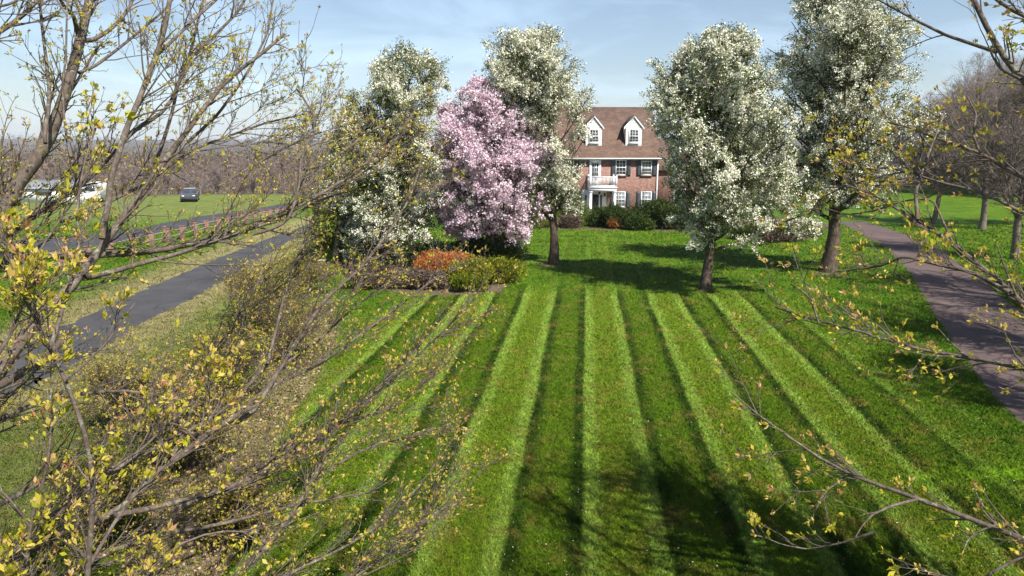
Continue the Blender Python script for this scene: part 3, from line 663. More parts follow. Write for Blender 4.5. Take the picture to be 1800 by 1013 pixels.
# ------------------------------------------------------------------ shrubs and evergreens
def shrub(name, c, rad, m, n, L, label, cat='shrub', seed=0, group=None, lumps=9, up=.5, tint=(0, 1), wr=.32, stems=0, core=.35, origin=None):
    """a spreading mound of short leafy sprays on several lobes, hollow towards the middle"""
    rg = rs(seed); c = np.array(c, float); rad = np.array(rad, float)
    lc = np.c_[rg.uniform(-.62, .62, lumps), rg.uniform(-.6, .6, lumps), rg.uniform(.15, .62, lumps)]*rad; lr = rg.uniform(.32, .55, lumps)[:, None]*rad*np.array([1, 1, .8])
    i = rg.randint(0, lumps, n); d = norm(rg.normal(size=(n, 3))); s = rg.uniform(core, 1, n)[:, None]**.5*(1+.12*rg.normal(size=(n, 1)))
    p = lc[i]+d*lr[i]*s; p[:, 2] = np.abs(p[:, 2]); ok = p[:, 2] > .01; p = p[ok]; d = d[ok]; n = len(p)
    root = empty(name, c, label, cat, group)
    A = Acc(); Pd = norm(d+rg.normal(size=(n, 3))*.45+np.array([0, 0, up])); pp = np.repeat(p, 3, 0)+rg.normal(size=(n*3, 3))*L*.3; dd = np.repeat(Pd, 3, 0)+rg.normal(size=(n*3, 3))*.45
    LL = L*rg.uniform(.6, 1.5, n*3); V, Q = leaves(rg, pp, dd, LL, LL*wr)
    tn = np.clip(np.repeat(rg.uniform(tint[0], tint[1], lumps)[i[ok]]*.35+rg.uniform(tint[0], tint[1], n)*.65, 3), 0, 1); A.add(V, Q, tn)
    A.build('foliage', m, root)
    k = max(stems, 7); a = rg.uniform(0, 6.28, k); e = np.c_[np.cos(a)*rad[0]*.5, np.sin(a)*rad[1]*.5, rg.uniform(.4, .85, k)*rad[2]]
    t = np.linspace(0, 1, 6)[None, :, None]; P = e[:, None]*t*np.array([1, 1, 1]) + np.sin(t*5+a[:, None, None])*.03*rad[0]
    B_ = Acc(); R_ = np.full((k, 6), .02)*np.linspace(1, .5, 6); B_.tubes(P, R_, 5)
    Pk, Rk = grow(rg, P, R_, k*9, .2, 1, (.3, 1), (.25*rad[2], .6*rad[2]), k=4, rmin=.007, up=.2); B_.tubes(Pk, Rk, 3)
    B_.build('stems', M_TWIG if stems else M_BARK_DK, root)
    return root
def at(px, py, dz=0): return G(px, py)+np.array([0, 0, dz])
GI = 'juniper mounds in the island bed'
shrub('juniper', at(852, 500), (2.15, 1.6, 1.35), M_JUNL, 8500, .13, 'bright yellow green spreading juniper beside the orange shrub', seed=21, group=GI, lumps=14)
shrub('juniper', at(782, 494), (1.8, 1.2, 1.6), M_ORG, 7500, .10, 'rust orange dying juniper mound left of the bright green one', seed=22, group=GI, lumps=10)
shrub('juniper', at(822, 512), (1.0, .6, .8), M_JUNL, 1800, .11, 'small low green juniper at the front edge of the island bed', seed=23, group=GI, tint=(0, .6), lumps=6)
shrub('brown_shrub', at(728, 508), (1.5, .9, .95), M_DRYB, 4800, .11, 'brown leafless low shrub at the front left of the orange juniper', seed=24, stems=14, lumps=9)
shrub('brown_shrub', at(668, 505), (1.7, 1.1, 1.2), M_DRYB, 4800, .12, 'dark brown low shrub under the tall left pear tree', seed=25, stems=14, tint=(0, .6))
shrub('dark_juniper', at(858, 466), (2.4, 1.4, 1.7), M_JUN, 7000, .14, 'dark green juniper under the pink tree', seed=26, lumps=12)
shrub('dark_juniper', at(760, 474), (1.9, 1.3, 1.5), M_JUN, 4500, .14, 'dark juniper in deep shade between the pear trunks', seed=27, tint=(0, .6))
GH = 'foundation shrubs along the front of the house'
hs = [(1058, 398, 1.8, 1.75, M_JUN, 'dark spreading yew in front of the porch steps'), (1098, 400, 2.1, 2.0, M_JUN, 'dark yew under the window beside the porch'), (1142, 401, 1.9, 2.3, M_JUN, 'tall dark yew under the right hand window'),
      (1120, 404, 1.5, 1.3, M_JUN, 'low dark yew at the front edge of the house bed'), (1016, 399, 1.3, 2.5, M_SPR, 'airy light green bush left of the porch column'), (1002, 401, 1.0, 1.2, M_DRYB, 'small brown twiggy bush right of the narrow pear trunk'),
      (948, 400, 1.9, 1.9, M_SPR, 'dull green bush behind the narrow pear trunk'), (912, 400, 1.9, 1.4, M_DRYB, 'brown shrub in front of the pale wing wall'), (1186, 404, 1.8, 1.9, M_JUN, 'dark shrub behind the central pear blossom')]
for i, (a, b_, r_, h_, m_, l_) in enumerate(hs):
    shrub('yew' if m_ is M_JUN else 'bush', at(a, b_), (r_, r_*.7, h_*(1.12)), m_, 3600, .16 if m_ is M_JUN else .11, l_, seed=30+i, group=GH, lumps=10, tint=(0, 1), stems=0 if m_ is M_JUN else 10)
shrub('orange_yew', at(1085, 402), (.9, .6, 1.0), M_ORG, 900, .12, 'small patch of orange dying yew among the dark foundation yews', seed=45, group=GH, lumps=4)
for i, (a, b_, r_, l_) in enumerate(((1320, 420, 2.2, 'low dark green shrub at the left end of the mounded bed'), (1372, 424, 1.9, 'low brownish shrub in the middle of the mounded bed'), (1412, 416, 1.4, 'small olive shrub at the right end of the mounded bed'))):
    shrub('low_shrub', at(a, b_), (r_, 1.2, 1.1), M_JUN if i != 1 else M_DRYB, 3600, .12, l_, seed=50+i, group='low shrubs in the mounded bed')
def conifer(name, x, y, h, r, label, seed, n=9000, m=M_EVG, group=None):
    rg = rs(seed); z = rg.beta(1.1, 1.5, n)*h*.95+h*.05; an = rg.uniform(0, 6.28, n); rr = r*(1-z/h)**.8*(.55+.45*rg.rand(n)**.5)*(1+.18*np.sin(an*5+z*3)+.15*np.sin(an*9-z*7))
    p = np.c_[np.cos(an)*rr, np.sin(an)*rr, z-.15*rr]; d = np.c_[np.cos(an), np.sin(an), np.full(n, -.15)]+rg.normal(size=(n, 3))*.4
    root = empty(name, (x, y, 0), label, 'tree', group); A = Acc(); L = .35*rg.uniform(.6, 1.4, n); V, Q = leaves(rg, p, d, L, L*.4); A.add(V, Q, rg.rand(n)); A.build('crown', m, root)
    B_ = Acc(); B_.tubes(np.array([[[0, 0, -.1], [0, .02, h*.5], [0, 0, h*.95]]]), np.array([[.02*h, .013*h, .01]]), 7); B_.build('trunk', M_BARK_DK, root)
    return root
q = WY(600, 400, 47); conifer('evergreen_tree', q[0], 47, WY(600, 285, 47)[2], 2.2, 'green evergreen tree behind the left end of the pear row', 61, 9000, m=M_SPR)
q = WY(660, 400, 50); conifer('evergreen_tree', q[0], 50, WY(600, 250, 50)[2], 3.0, 'dark evergreen tree behind the tall left pear tree', 62, 12000)
q = WY(1175, 400, 82); conifer('evergreen_tree', q[0], 82, WY(1170, 238, 82)[2], 2.4, 'dark evergreen tree behind the right wing of the house', 63, 7000)

# ------------------------------------------------------------------ bare trees
def bare_tree(name, label, seed, h=15, r=5, n1=26, n2=230, n3=2200, n4=2600, base_r=.2, group=None, m=M_WOODS, low=.2, fork=1, thick=1.0, buds=0, bm=M_BUD):
    rg = rs(seed); root = empty(name, (0, 0, 0), label, 'tree', group); A = Acc()
    k = 12; tr = []
    for s in range(fork):
        z = np.linspace(-.1, h*.85, k); a = s*6.28/fork+seed; o = r*.22*(fork > 1)*sstep(h*.1, h*.7, z)
        tr.append(np.stack([np.cos(a)*o+.15*np.sin(z*.6+seed), np.sin(a)*o+.15*np.cos(z*.5+seed), z], 1))
    P0 = np.array(tr); f = np.linspace(1, .12, k); f[0] = 1.3; R0 = np.broadcast_to(base_r*f, P0.shape[:2]).copy(); A.tubes(P0, R0, 9)
    ins = lambda p: (p[..., 0]**2+p[..., 1]**2 < (r*np.sin(np.clip((p[..., 2]/h-low*.4)/(1.02-low*.4), 0, 1)**.8*3.14)**.55)**2) & (p[..., 2] < h)
    P1, R1 = grow(rg, P0, R0, n1, low, .97, lambda t: np.radians(rg.normal(62-34*t, 8)), (r*1.0, r*1.7), k=9, up=.07, wig=.09, rfac=.45, byt=.4, inside=ins); A.tubes(P1, R1, 6)
    P2, R2 = grow(rg, P1, R1, n2, .12, 1, (.4, 1.0), (r*.3, r*.65), k=6, up=.06, wig=.14, rfac=.5, rmin=.014*thick, inside=ins); A.tubes(P2, R2, 4)
    P3, R3 = grow(rg, P2, R2, n3, .1, 1, (.4, 1.1), (r*.12, r*.3), k=4, up=.04, wig=.18, rfac=.5, rmin=.009*thick); A.tubes(P3, R3, 3)
    if n4: P4, R4 = grow(rg, P3, R3, n4, .1, 1, (.4, 1.1), (r*.06, r*.15), k=3, up=.03, wig=.15, rfac=.6, rmin=.007*thick); 
    A.build('trunk', m, root, smooth=True)
    if n4: B_ = Acc(); B_.tubes(P4, R4, 3); B_.build('crown', m, root)
    if buds:
        p, d, _ = pts_on(rg, P3, buds, .2, 1.05); L = rg.uniform(.05, .09, buds); V, Q = leaves(rg, p, d+rg.normal(size=d.shape)*.6, L, L*.5); B_ = Acc(); B_.add(V, Q, rg.rand(buds)); B_.build('leaves', bm, root)
    return root
def place(src, x, y, rz, s, label=None, group=None, z=None, first=[None]):
    o = src if not src.get('used') else copy_tree(src)
    src['used'] = 1; o.location = (float(x), float(y), float(hgt(np.float64(x), np.float64(y)) if z is None else z)); o.rotation_euler = (0, 0, rz); o.scale = (s, s, s)
    if label: o['label'] = label
    if group: o['group'] = group
    return o
GR = 'bare trees of the wood on the right'
LR = 'bare grey brown tree in the wood at the right edge of the lawn'
protoA = bare_tree('bare_tree', LR, 71, 17, 6, n1=34, n2=420, n3=3200, n4=4200, thick=1.35, group=GR, low=.1)
protoB = bare_tree('bare_tree', LR, 72, 15, 5.2, n1=34, n2=420, n3=3200, n4=4200, thick=1.35, group=GR, low=.08, fork=2)
used = []
rg = rs(77)
for i, (px, Y) in enumerate([(1655, 96), (1690, 104), (1722, 92), (1765, 99), (1800, 90), (1840, 96), (1880, 88), (1920, 94), (1960, 86), (2010, 92), (1700, 118), (1750, 124), (1810, 120), (1870, 116), (1622, 116), (1588, 124), (1545, 122), (1500, 126), (1660, 132), (1940, 112), (1780, 108), (1735, 112), (1850, 106), (1675, 99), (1708, 97), (1745, 103), (1785, 93), (1822, 101), (1640, 108), (1860, 95)]):
    q = WY(px, 330, Y); s = (1.08 if Y < 110 else 1.3)*rg.uniform(.85, 1.08)*(1 if px > 1660 else .72)
    place((protoA, protoB)[i % 2], q[0], Y, rg.uniform(0, 6.28), s)
near = bare_tree('bare_tree', 'bare tree with a thick pale leaning trunk standing nearest the brown drive on the right', 73, 12, 4.6, n1=24, n2=300, n3=2600, n4=3000, base_r=.26, thick=1.7, low=.22, m=M_TWIG)
GN = 'bare trees standing on the right lawn'
def G2(px, py): q = G(px, py); return q[0], q[1]
place(near, *G2(1783, 455), .4, .95, group=GN)
place(near, *G2(1722, 403), 2.1, 1.0, 'bare forked tree on the right lawn between the drive and the wood', GN)
place(near, *G2(1643, 392), 3.9, .85, 'slim bare tree on the right lawn closest to the tallest white pear', GN)
place(near, *G2(1840, 400), 5.1, 1.05, 'bare tree at the far right of the right lawn, mostly cut by the frame', GN)
# trees just outside the frame on the right: their shadows streak the brown drive
place(near, 21.5, 19.5, 1.0, 1.15, 'bare tree right of the brown drive, casting the streaks of shade across it', GN)
place(near, 25.5, 27.0, 2.6, 1.2, 'bare tree on the right lawn whose shade reaches the far end of the drive', GN)
place(near, 18.6, 13.2, 4.4, 1.0, 'bare tree nearest the camera beside the brown drive', GN)

GL = 'bare trees along the far edge of the left field'
LL_ = 'bare brown tree in the row beyond the left field'
fA = bare_tree('field_edge_tree', LL_, 81, 9, 3.6, n1=22, n2=240, n3=1900, n4=2600, thick=2.2, group=GL, low=.08)
fB = bare_tree('field_edge_tree', LL_, 82, 8, 4.0, n1=22, n2=240, n3=1900, n4=2600, thick=2.2, group=GL, low=.05, fork=3)
for i in range(34):
    px = -80+i*23+rg.uniform(-10, 10); Y = rg.uniform(97, 124); q = WY(px, 330, Y)
    gz = hgt(q[0], Y); topy = rg.uniform(278, 312); s = (WY(px, topy, Y)[2]-gz)/9.
    place((fA, fB)[i % 2], q[0], Y, rg.uniform(0, 6.28), s*1.0)
# far woodland: nobody could count it
rg = rs(90); A = Acc()
n = 20000; y = 150*np.exp(rg.uniform(0, 1, n)**.8*math.log(3500/150.)); x = y*rg.uniform(-1.0, 1.0, n); z = hgt(x, y)
keep = (x < .12*y+10) | (y > 400); x, y, z = x[keep], y[keep], z[keep]; n = len(x)
kf = 30; h_ = rg.uniform(7, 14, n)*(1+y/4500); pp = np.repeat(np.c_[x, y, z], kf, 0); hh = np.repeat(h_, kf)
o = rg.normal(size=(n*kf, 3))*np.array([.26, .26, .22])*hh[:, None]; o[:, 2] = np.abs(o[:, 2]+hh*.5); pp += o
L = hh*rg.uniform(.08, .20, n*kf)*np.repeat(np.clip(y/500, .55, 1), kf); V, Q = leaves(rg, pp, rg.normal(size=(n*kf, 3))*np.array([.6, .6, 1])+np.array([0, 0, .6]), L, L*rg.uniform(.12, .5, n*kf))
kind = rg.rand(n); A.add(V, Q, np.clip(np.repeat(np.where(kind > .93, .93, np.where(kind > .86, .85, kind*.8)), kf)+rg.normal(size=n*kf)*.05, 0, 1))
tag(A.build('far_woodland', M_FAR), 'hazy brown leafless woodland covering the valley and far ridge', 'woodland', kind='stuff')
# radio mast on the ridge
q = WY(485, 248, 1500); gz = float(hgt(q[0], 1500.)); topz = WY(485, 225, 1500)[2]
mr = empty('radio_mast', (q[0], 1500, gz), 'thin lattice radio mast rising above the far ridge', 'mast')
s = MB(); hm = topz-gz
for a in range(3):
    c_, s_ = math.cos(a*2.1), math.sin(a*2.1); s.tube([(c_*1.3, s_*1.3, 0), (c_*.6, s_*.6, hm)], .28, 4)
for k in range(14):
    z = hm*k/14; a = k*2.1; s.tube([(math.cos(a), math.sin(a), z), (math.cos(a+2.1), math.sin(a+2.1), z+hm/14)], .15, 3)
s.build('lattice', M_STEEL, mr)
for k in (.78, .95): s = MB(); s.box(-2.3, 2.3, -1.2, -.5, hm*k-1.2, hm*k+1.2); s.build('antenna', M_STEEL, mr)

# ------------------------------------------------------------------ fence of brick pillars with rails
fp = [(-30, 496), (22, 489), (62, 483), (112, 474), (157, 462), (197, 452), (235, 441), (267, 434), (295, 427), (321, 421), (344, 414.5), (364, 409.5), (385, 405), (404, 401), (420, 397.5), (434, 394.5), (449, 391.5), (462, 389), (475, 387), (487, 385), (499, 383), (510, 381)]
pg = [G(*p) for p in fp]
fence = empty('pillar_fence', pg[7], 'fence of short brick pillars joined by dark rails beside the left drive', 'fence'); o0 = pg[7]
pil = MB(); pil.box(-.17, .17, -.17, .17, -.1, .93); pil.box(-.2, .2, -.2, .2, .932, .98)
first = None
for p in pg:
    if first is None: first = pil.build('pillar', M_BRICKP, fence, bevel=.015); o = first
    else: o = first.copy(); C.objects.link(o); o.parent = fence
    o.location = tuple(p-o0); o.rotation_euler = (0, 0, .5)
for a, b_ in zip(pg[:-1], pg[1:]):
    for z, sg in ((.42, -.04), (.76, .03)):
        s = MB(); a_ = a-o0; c_ = b_-o0; mid = (a_+c_)/2; s.tube([a_+[0, 0, z], mid+[0, 0, z+sg], c_+[0, 0, z-sg*.5]], .045, 6); s.build('rail', M_WOODR, fence)

# ------------------------------------------------------------------ shed, tractor, car, stump
q0 = G(22, 357); q1 = G(150, 357); Ln = q1[0]-q0[0]; cx_ = (q0[0]+q1[0])/2; Ys = q0[1]
shed = empty('storage_shed', (cx_, Ys, 0), 'long low white shed with grey metal roof across the left field', 'shed')
zt = hz(332, Ys); zr = WY(0, 317, Ys+2)[2]; hl = Ln/2
s = MB(); s.box(-hl, hl, 0, 4, -.2, zt); s.prism([(0, zt+.001), (4, zt+.001), (2, zr-.05)], -hl+.6, hl-.01); s.build('wall', M_SIDING, shed)
s = MB()
for sg in (0, 1):
    pr = [(-.2, zt-.05), (2, zr), (2, zr+.08), (-.2, zt+.05)] if sg == 0 else [(4.2, zt-.05), (4.2, zt+.05), (2.002, zr+.08), (2.002, zr)]
    s.prism(pr, -hl-.1, hl+.15)
    if sg == 0:
        for x in np.arange(-hl, hl, .45): s.prism([(-.2, zt+.051), (1.99, zr+.079), (1.99, zr+.11), (-.2, zt+.085)], x, x+.04)
s.build('roof', M_GREYM, shed)
for x, w_ in ((-hl+.7, .6), (-1.2, 1.7), (1.6, .7), (hl-1.2, .7)): s = MB(); s.box(x, x+w_, -.05, -.002, zt-.75, zt-.35); s.build('window', M_GLASS, shed)
s = MB(); s.box(.1, 1.1, -.04, -.002, 0, zt-.3); s.build('door', M_WHITE, shed)
# white camper trailer to the right of the shed
q = G(166, 356); cp_ = empty('camper_trailer', (q[0], q[1]+.5, 0), 'small white camper trailer parked right of the shed', 'trailer')
s = MB(); pr = [(-1.0, .55), (1.0, .55), (1.15, 1.0), (1.1, 2.0), (.8, 2.35), (-.8, 2.35), (-1.1, 2.0), (-1.15, 1.0)]
s.prism([(a, c_) for a, c_ in pr], -1.0, 1.0, 'y'); s.build('body', M_WHITE, cp_, bevel=.05)
s = MB(); s.box(-.6, .5, -1.03, -1.002, 1.35, 1.9); s.build('window', M_GLASS, cp_)
for x in (-.85, .85):
    s = MB(); s.cyl((x-.1, -.6, .32), .32, .2, 0, 14); s.build('wheel', M_TYRE, cp_)
s = MB(); s.box(-.04, .04, -2.0, -1.002, .5, .58); s.build('tow_bar', M_STEEL, cp_)
# red tractor
q = G(22, 360.5); tr = empty('garden_tractor', (q[0], q[1], 0), 'small red tractor at the left end of the shed', 'tractor', rz=.5)
s = MB(); s.box(-.3, .3, -.95, .05, .45, .85); s.box(-.26, .26, -.93, .03, .852, .93); s.box(-.25, .25, .051, .9, .4, .55); s.box(-.62, -.32, .3, 1.0, .85, .91); s.box(.32, .62, .3, 1.0, .85, .91); s.build('body', M_RED_P, tr, bevel=.03)
for x in (-.62, .38): s = MB(); s.cyl((x, .62, .45), .45, .24, 0, 18); wh = s.build('wheel', M_TYRE, tr); s = MB(); s.cyl((x-.01, .62, .45), .2, .26, 0, 12); s.build('rim', M_RED_P, wh)
for x in (-.5, .36): s = MB(); s.cyl((x, -.7, .26), .26, .14, 0, 14); s.build('wheel', M_TYRE, tr)
s = MB(); s.box(-.22, .22, .45, .85, .56, .68); s.box(-.22, .22, .8, .88, .681, 1.1); s.build('seat', M_DARK, tr)
s = MB(); s.tube([(0, .1, .7), (0, .2, 1.05)], .025, 6); s.tube([(.18*math.cos(a), .2+.05*math.cos(a), 1.05+.17*math.sin(a)) for a in np.linspace(0, 6.28, 13)], .015, 5); s.build('steering_wheel', M_DARK, tr)
s = MB()
for x in (-.3, .3): s.tube([(x, .95, .5), (x, .95, 1.75)], .03, 6)
s.tube([(-.3, .95, 1.75), (.3, .95, 1.75)], .03, 6); s.build('roll_bar', M_RED_P, tr)
# parked car
q = G(328, 354.5); car = empty('parked_car', (q[0], q[1]+1, 0), 'dark grey car parked at the far edge of the left field', 'car', rz=R(110))
def car_body():
    # side profile extruded with narrowed greenhouse, long axis x
    lo = [(-2.2, .35), (-2.25, .7), (-2.1, .92), (-.95, 1.0), (1.5, 1.02), (2.15, .95), (2.2, .6), (2.15, .35)]
    s = MB(); s.prism([(a, c_) for a, c_ in lo], -.88, .88, 'y'); return s
s = car_body(); s.build('body', M_CARP, car, bevel=.08, smooth=False)
s = MB(); V = [(-.95, .8, 1.0), (1.75, .8, 1.0), (1.15, .62, 1.46), (-.25, .62, 1.46)]
for i in range(4):
    pass
top = [(x, y, z) for x, y, z in V]; bot = [(x, -y, z) for x, y, z in V]
s.poly(top); s.poly(bot[::-1])
for i in range(4): j = (i+1) % 4; s.poly([top[i], bot[i], bot[j], top[j]])
s.build('window', M_GLASS, car)
s = MB(); s.box(-.27, 1.17, -.63, .63, 1.462, 1.50); s.build('roof', M_STEEL, car, bevel=.03)
for x in (-1.4, 1.35):
    for y in (-.92, .72): s = MB(); s.cyl((x, y, .33), .33, .2, 1, 18); wh = s.build('wheel', M_TYRE, car); s = MB(); s.cyl((x, y-.01, .33), .19, .22, 1, 10); s.build('rim', M_STEEL, wh)
for y in (-.7, .45): s = MB(); s.box(-2.27, -2.2, y, y+.25, .68, .8); s.build('headlight', M_WHITE, car)
# stump
q = G(566, 466); stp = empty('tree_stump', q, 'pale cut tree stump left of the leftmost pear trunk', 'stump')
s = MB(); s.cyl((0, 0, -.05), .30, .34, 2, 18, r2=.25); s.build('bark', M_BARK_DK, stp); s = MB(); s.cyl((0, 0, .291), .24, .015, 2, 18); s.build('cut_face', M_LIMEW, stp)
# garden stakes and small pale marks
q = G(892, 474); stk = empty('garden_stakes', q, 'two thin pale twigs standing at the right edge of the green juniper', 'stakes')
for dx, hh_ in ((0, .5), (.12, .38)): s = MB(); s.tube([(dx, 0, 0), (dx+.04, 0, hh_)], .012, 5); s.build('stake', M_TWIG, stk)

# ------------------------------------------------------------------ foreground budding trees
def limb(pts, d0, d1, w0, w1, k=26, pre=None):
    """pts: pixels traced along a limb, d0..d1 its distance, w0..w1 its width in pixels"""
    pts = [tuple(p) for p in pts]; n = len(pts); L = np.r_[0, np.cumsum([math.dist(a, b) for a, b in zip(pts[:-1], pts[1:])])]; L = L/L[-1]
    P = [Wd(x, y, d0+(d1-d0)*t) for (x, y), t in zip(pts, L)]
    r0, r1 = w0/2*d0/F, w1/2*d1/F; Rr = list(r0+(r1-r0)*L)
    if pre is not None:
        pre = [np.array(p, float) for p in pre]; P = pre+P; Rr = list(np.linspace(r0*1.8, r0*1.1, len(pre)))+Rr
    d = np.r_[0, np.cumsum(np.linalg.norm(np.diff(P, axis=0), axis=1))]; t = np.linspace(0, d[-1], k); P = np.array(P)
    o = np.stack([np.interp(t, d, P[:, i]) for i in range(3)], 1); rr = np.interp(t, d, Rr)
    o[1:-1] = .25*o[:-2]+.5*o[1:-1]+.25*o[2:]
    return o, rr
def budding_tree(name, base, limbs, trunk, label, seed, n1=60, n2=420, n3=1500, clusters=2600, bias=(.1, .1, .2), lens=((.9, 2.0), (.35, .9), (.12, .35)), bark=M_BARK_FG, extra=None, lsz=(.035, .065), group=None, ang=(.35, .9), per=5, wig=(.07, .1), keep3=3.2):
    rg = rs(seed); root = empty(name, base, label, 'tree', group)
    LP = np.array([l[0] for l in limbs]); LR_ = np.array([l[1] for l in limbs])
    A = Acc(); A.tubes(LP, LR_, 9)
    tp, trr = trunk; A.tubes(np.array([tp]), np.array([trr]), 12)
    cd = np.array([0, 0, H]); far = lambda p: (np.linalg.norm(p-cd, axis=-1) > keep3) & (p[..., 2] > .3)
    LPs, LRs = LP, LR_
    if extra is not None:
        E1, ER1 = extra(rg); A.tubes(E1, ER1, 7)
    P1, R1 = grow(rg, LPs, LRs, n1, .12, 1.0, ang, lens[0], k=9, up=.05, wig=wig[0], rfac=.42, rmin=.006, bias=bias, inside=far, byt=.45, tip=.3)
    R1 = np.minimum(R1, .013); A.tubes(P1, R1, 6)
    src = [(P1, R1)]
    if extra is not None:
        i_ = ~in_frame(E1).any(1); E1 = E1; 
        idx = np.linspace(0, E1.shape[1]-1, 9).astype(int); src.append((E1[:, idx], ER1[:, idx]))
    idx = np.linspace(5, LP.shape[1]-1, 9).astype(int); src.append((LP[:, idx], np.minimum(LR_[:, idx], .02)))
    S = np.concatenate([s_[0] for s_ in src]); SR = np.concatenate([s_[1] for s_ in src])
    wt_ = np.ones(len(S))
    if extra is not None: wt_[len(P1):len(P1)+len(E1)] = .3
    P2, R2 = grow(rg, S, SR, n2, .15, 1.0, (.35, 1.0), lens[1], k=6, weight=wt_, up=.06, wig=.12, rfac=.5, rmin=.0038, bias=np.array(bias)*.5, inside=far, tip=.4)
    A.tubes(P2, R2, 5)
    S = np.concatenate([P2, P1[:, np.linspace(3, 8, 6).astype(int)]]); SR = np.concatenate([R2, R1[:, np.linspace(3, 8, 6).astype(int)]])
    P3, R3 = grow(rg, S, SR, n3, .15, 1.0, (.4, 1.1), lens[2], k=4, up=.10, wig=.12, rfac=.6, rmin=.0026, bias=np.array(bias)*.3, inside=far, tip=.6)
    A.tubes(P3, R3, 4)
    A.build('trunk', bark, root, origin=base, smooth=True)
    # leaf clusters: at the tips of twigs, fewer along them
    tips = np.concatenate([P3[:, -1], P2[:, -1], P1[:, -1]]); td = norm(np.concatenate([P3[:, -1]-P3[:, -2], P2[:, -1]-P2[:, -2], P1[:, -1]-P1[:, -2]]))
    m_ = rg.rand(len(tips)) < .9; tips, td = tips[m_], td[m_]
    nn = max(0, clusters-len(tips)); a, b_, _ = pts_on(rg, P3, nn, .1, .95)
    if clusters < len(tips): s_ = rg.choice(len(tips), clusters, replace=False); tips, td = tips[s_], td[s_]
    c = np.r_[tips, a]; dd = np.r_[td, norm(b_+rg.normal(size=b_.shape)*.8)]; n = len(c)
    big = rg.uniform(.55, 1.25, n)
    p = np.repeat(c, per, 0)+rg.normal(size=(n*per, 3))*.008; d = np.repeat(dd, per, 0)+rg.normal(size=(n*per, 3))*.62+np.array([0, 0, .25])
    Lf = rg.uniform(lsz[0], lsz[1], n*per)*np.repeat(big, per)
    V, Q = leaves(rg, p, d, Lf, Lf*rg.uniform(.34, .55, n*per), .18)
    tn = np.clip(np.repeat(rg.uniform(.15, .85, n), per)+rg.normal(size=n*per)*.22, 0, 1)
    B_ = Acc(); B_.add(V, Q, tn); B_.build('leaves', M_BUD, root, origin=base)
    return root
def trunkline(base, top, r0, r1, k=12, seed=0):
    base, top = np.array(base, float), np.array(top, float); t = np.linspace(0, 1, k)[:, None]
    p = base+(top-base)*t + np.c_[np.sin(t*4+seed)*.08, np.cos(t*3+seed)*.08, t*0]; r = np.linspace(r0, r1, k); r[0] *= 1.3; return p, r
GF = 'budding trees in the left foreground'
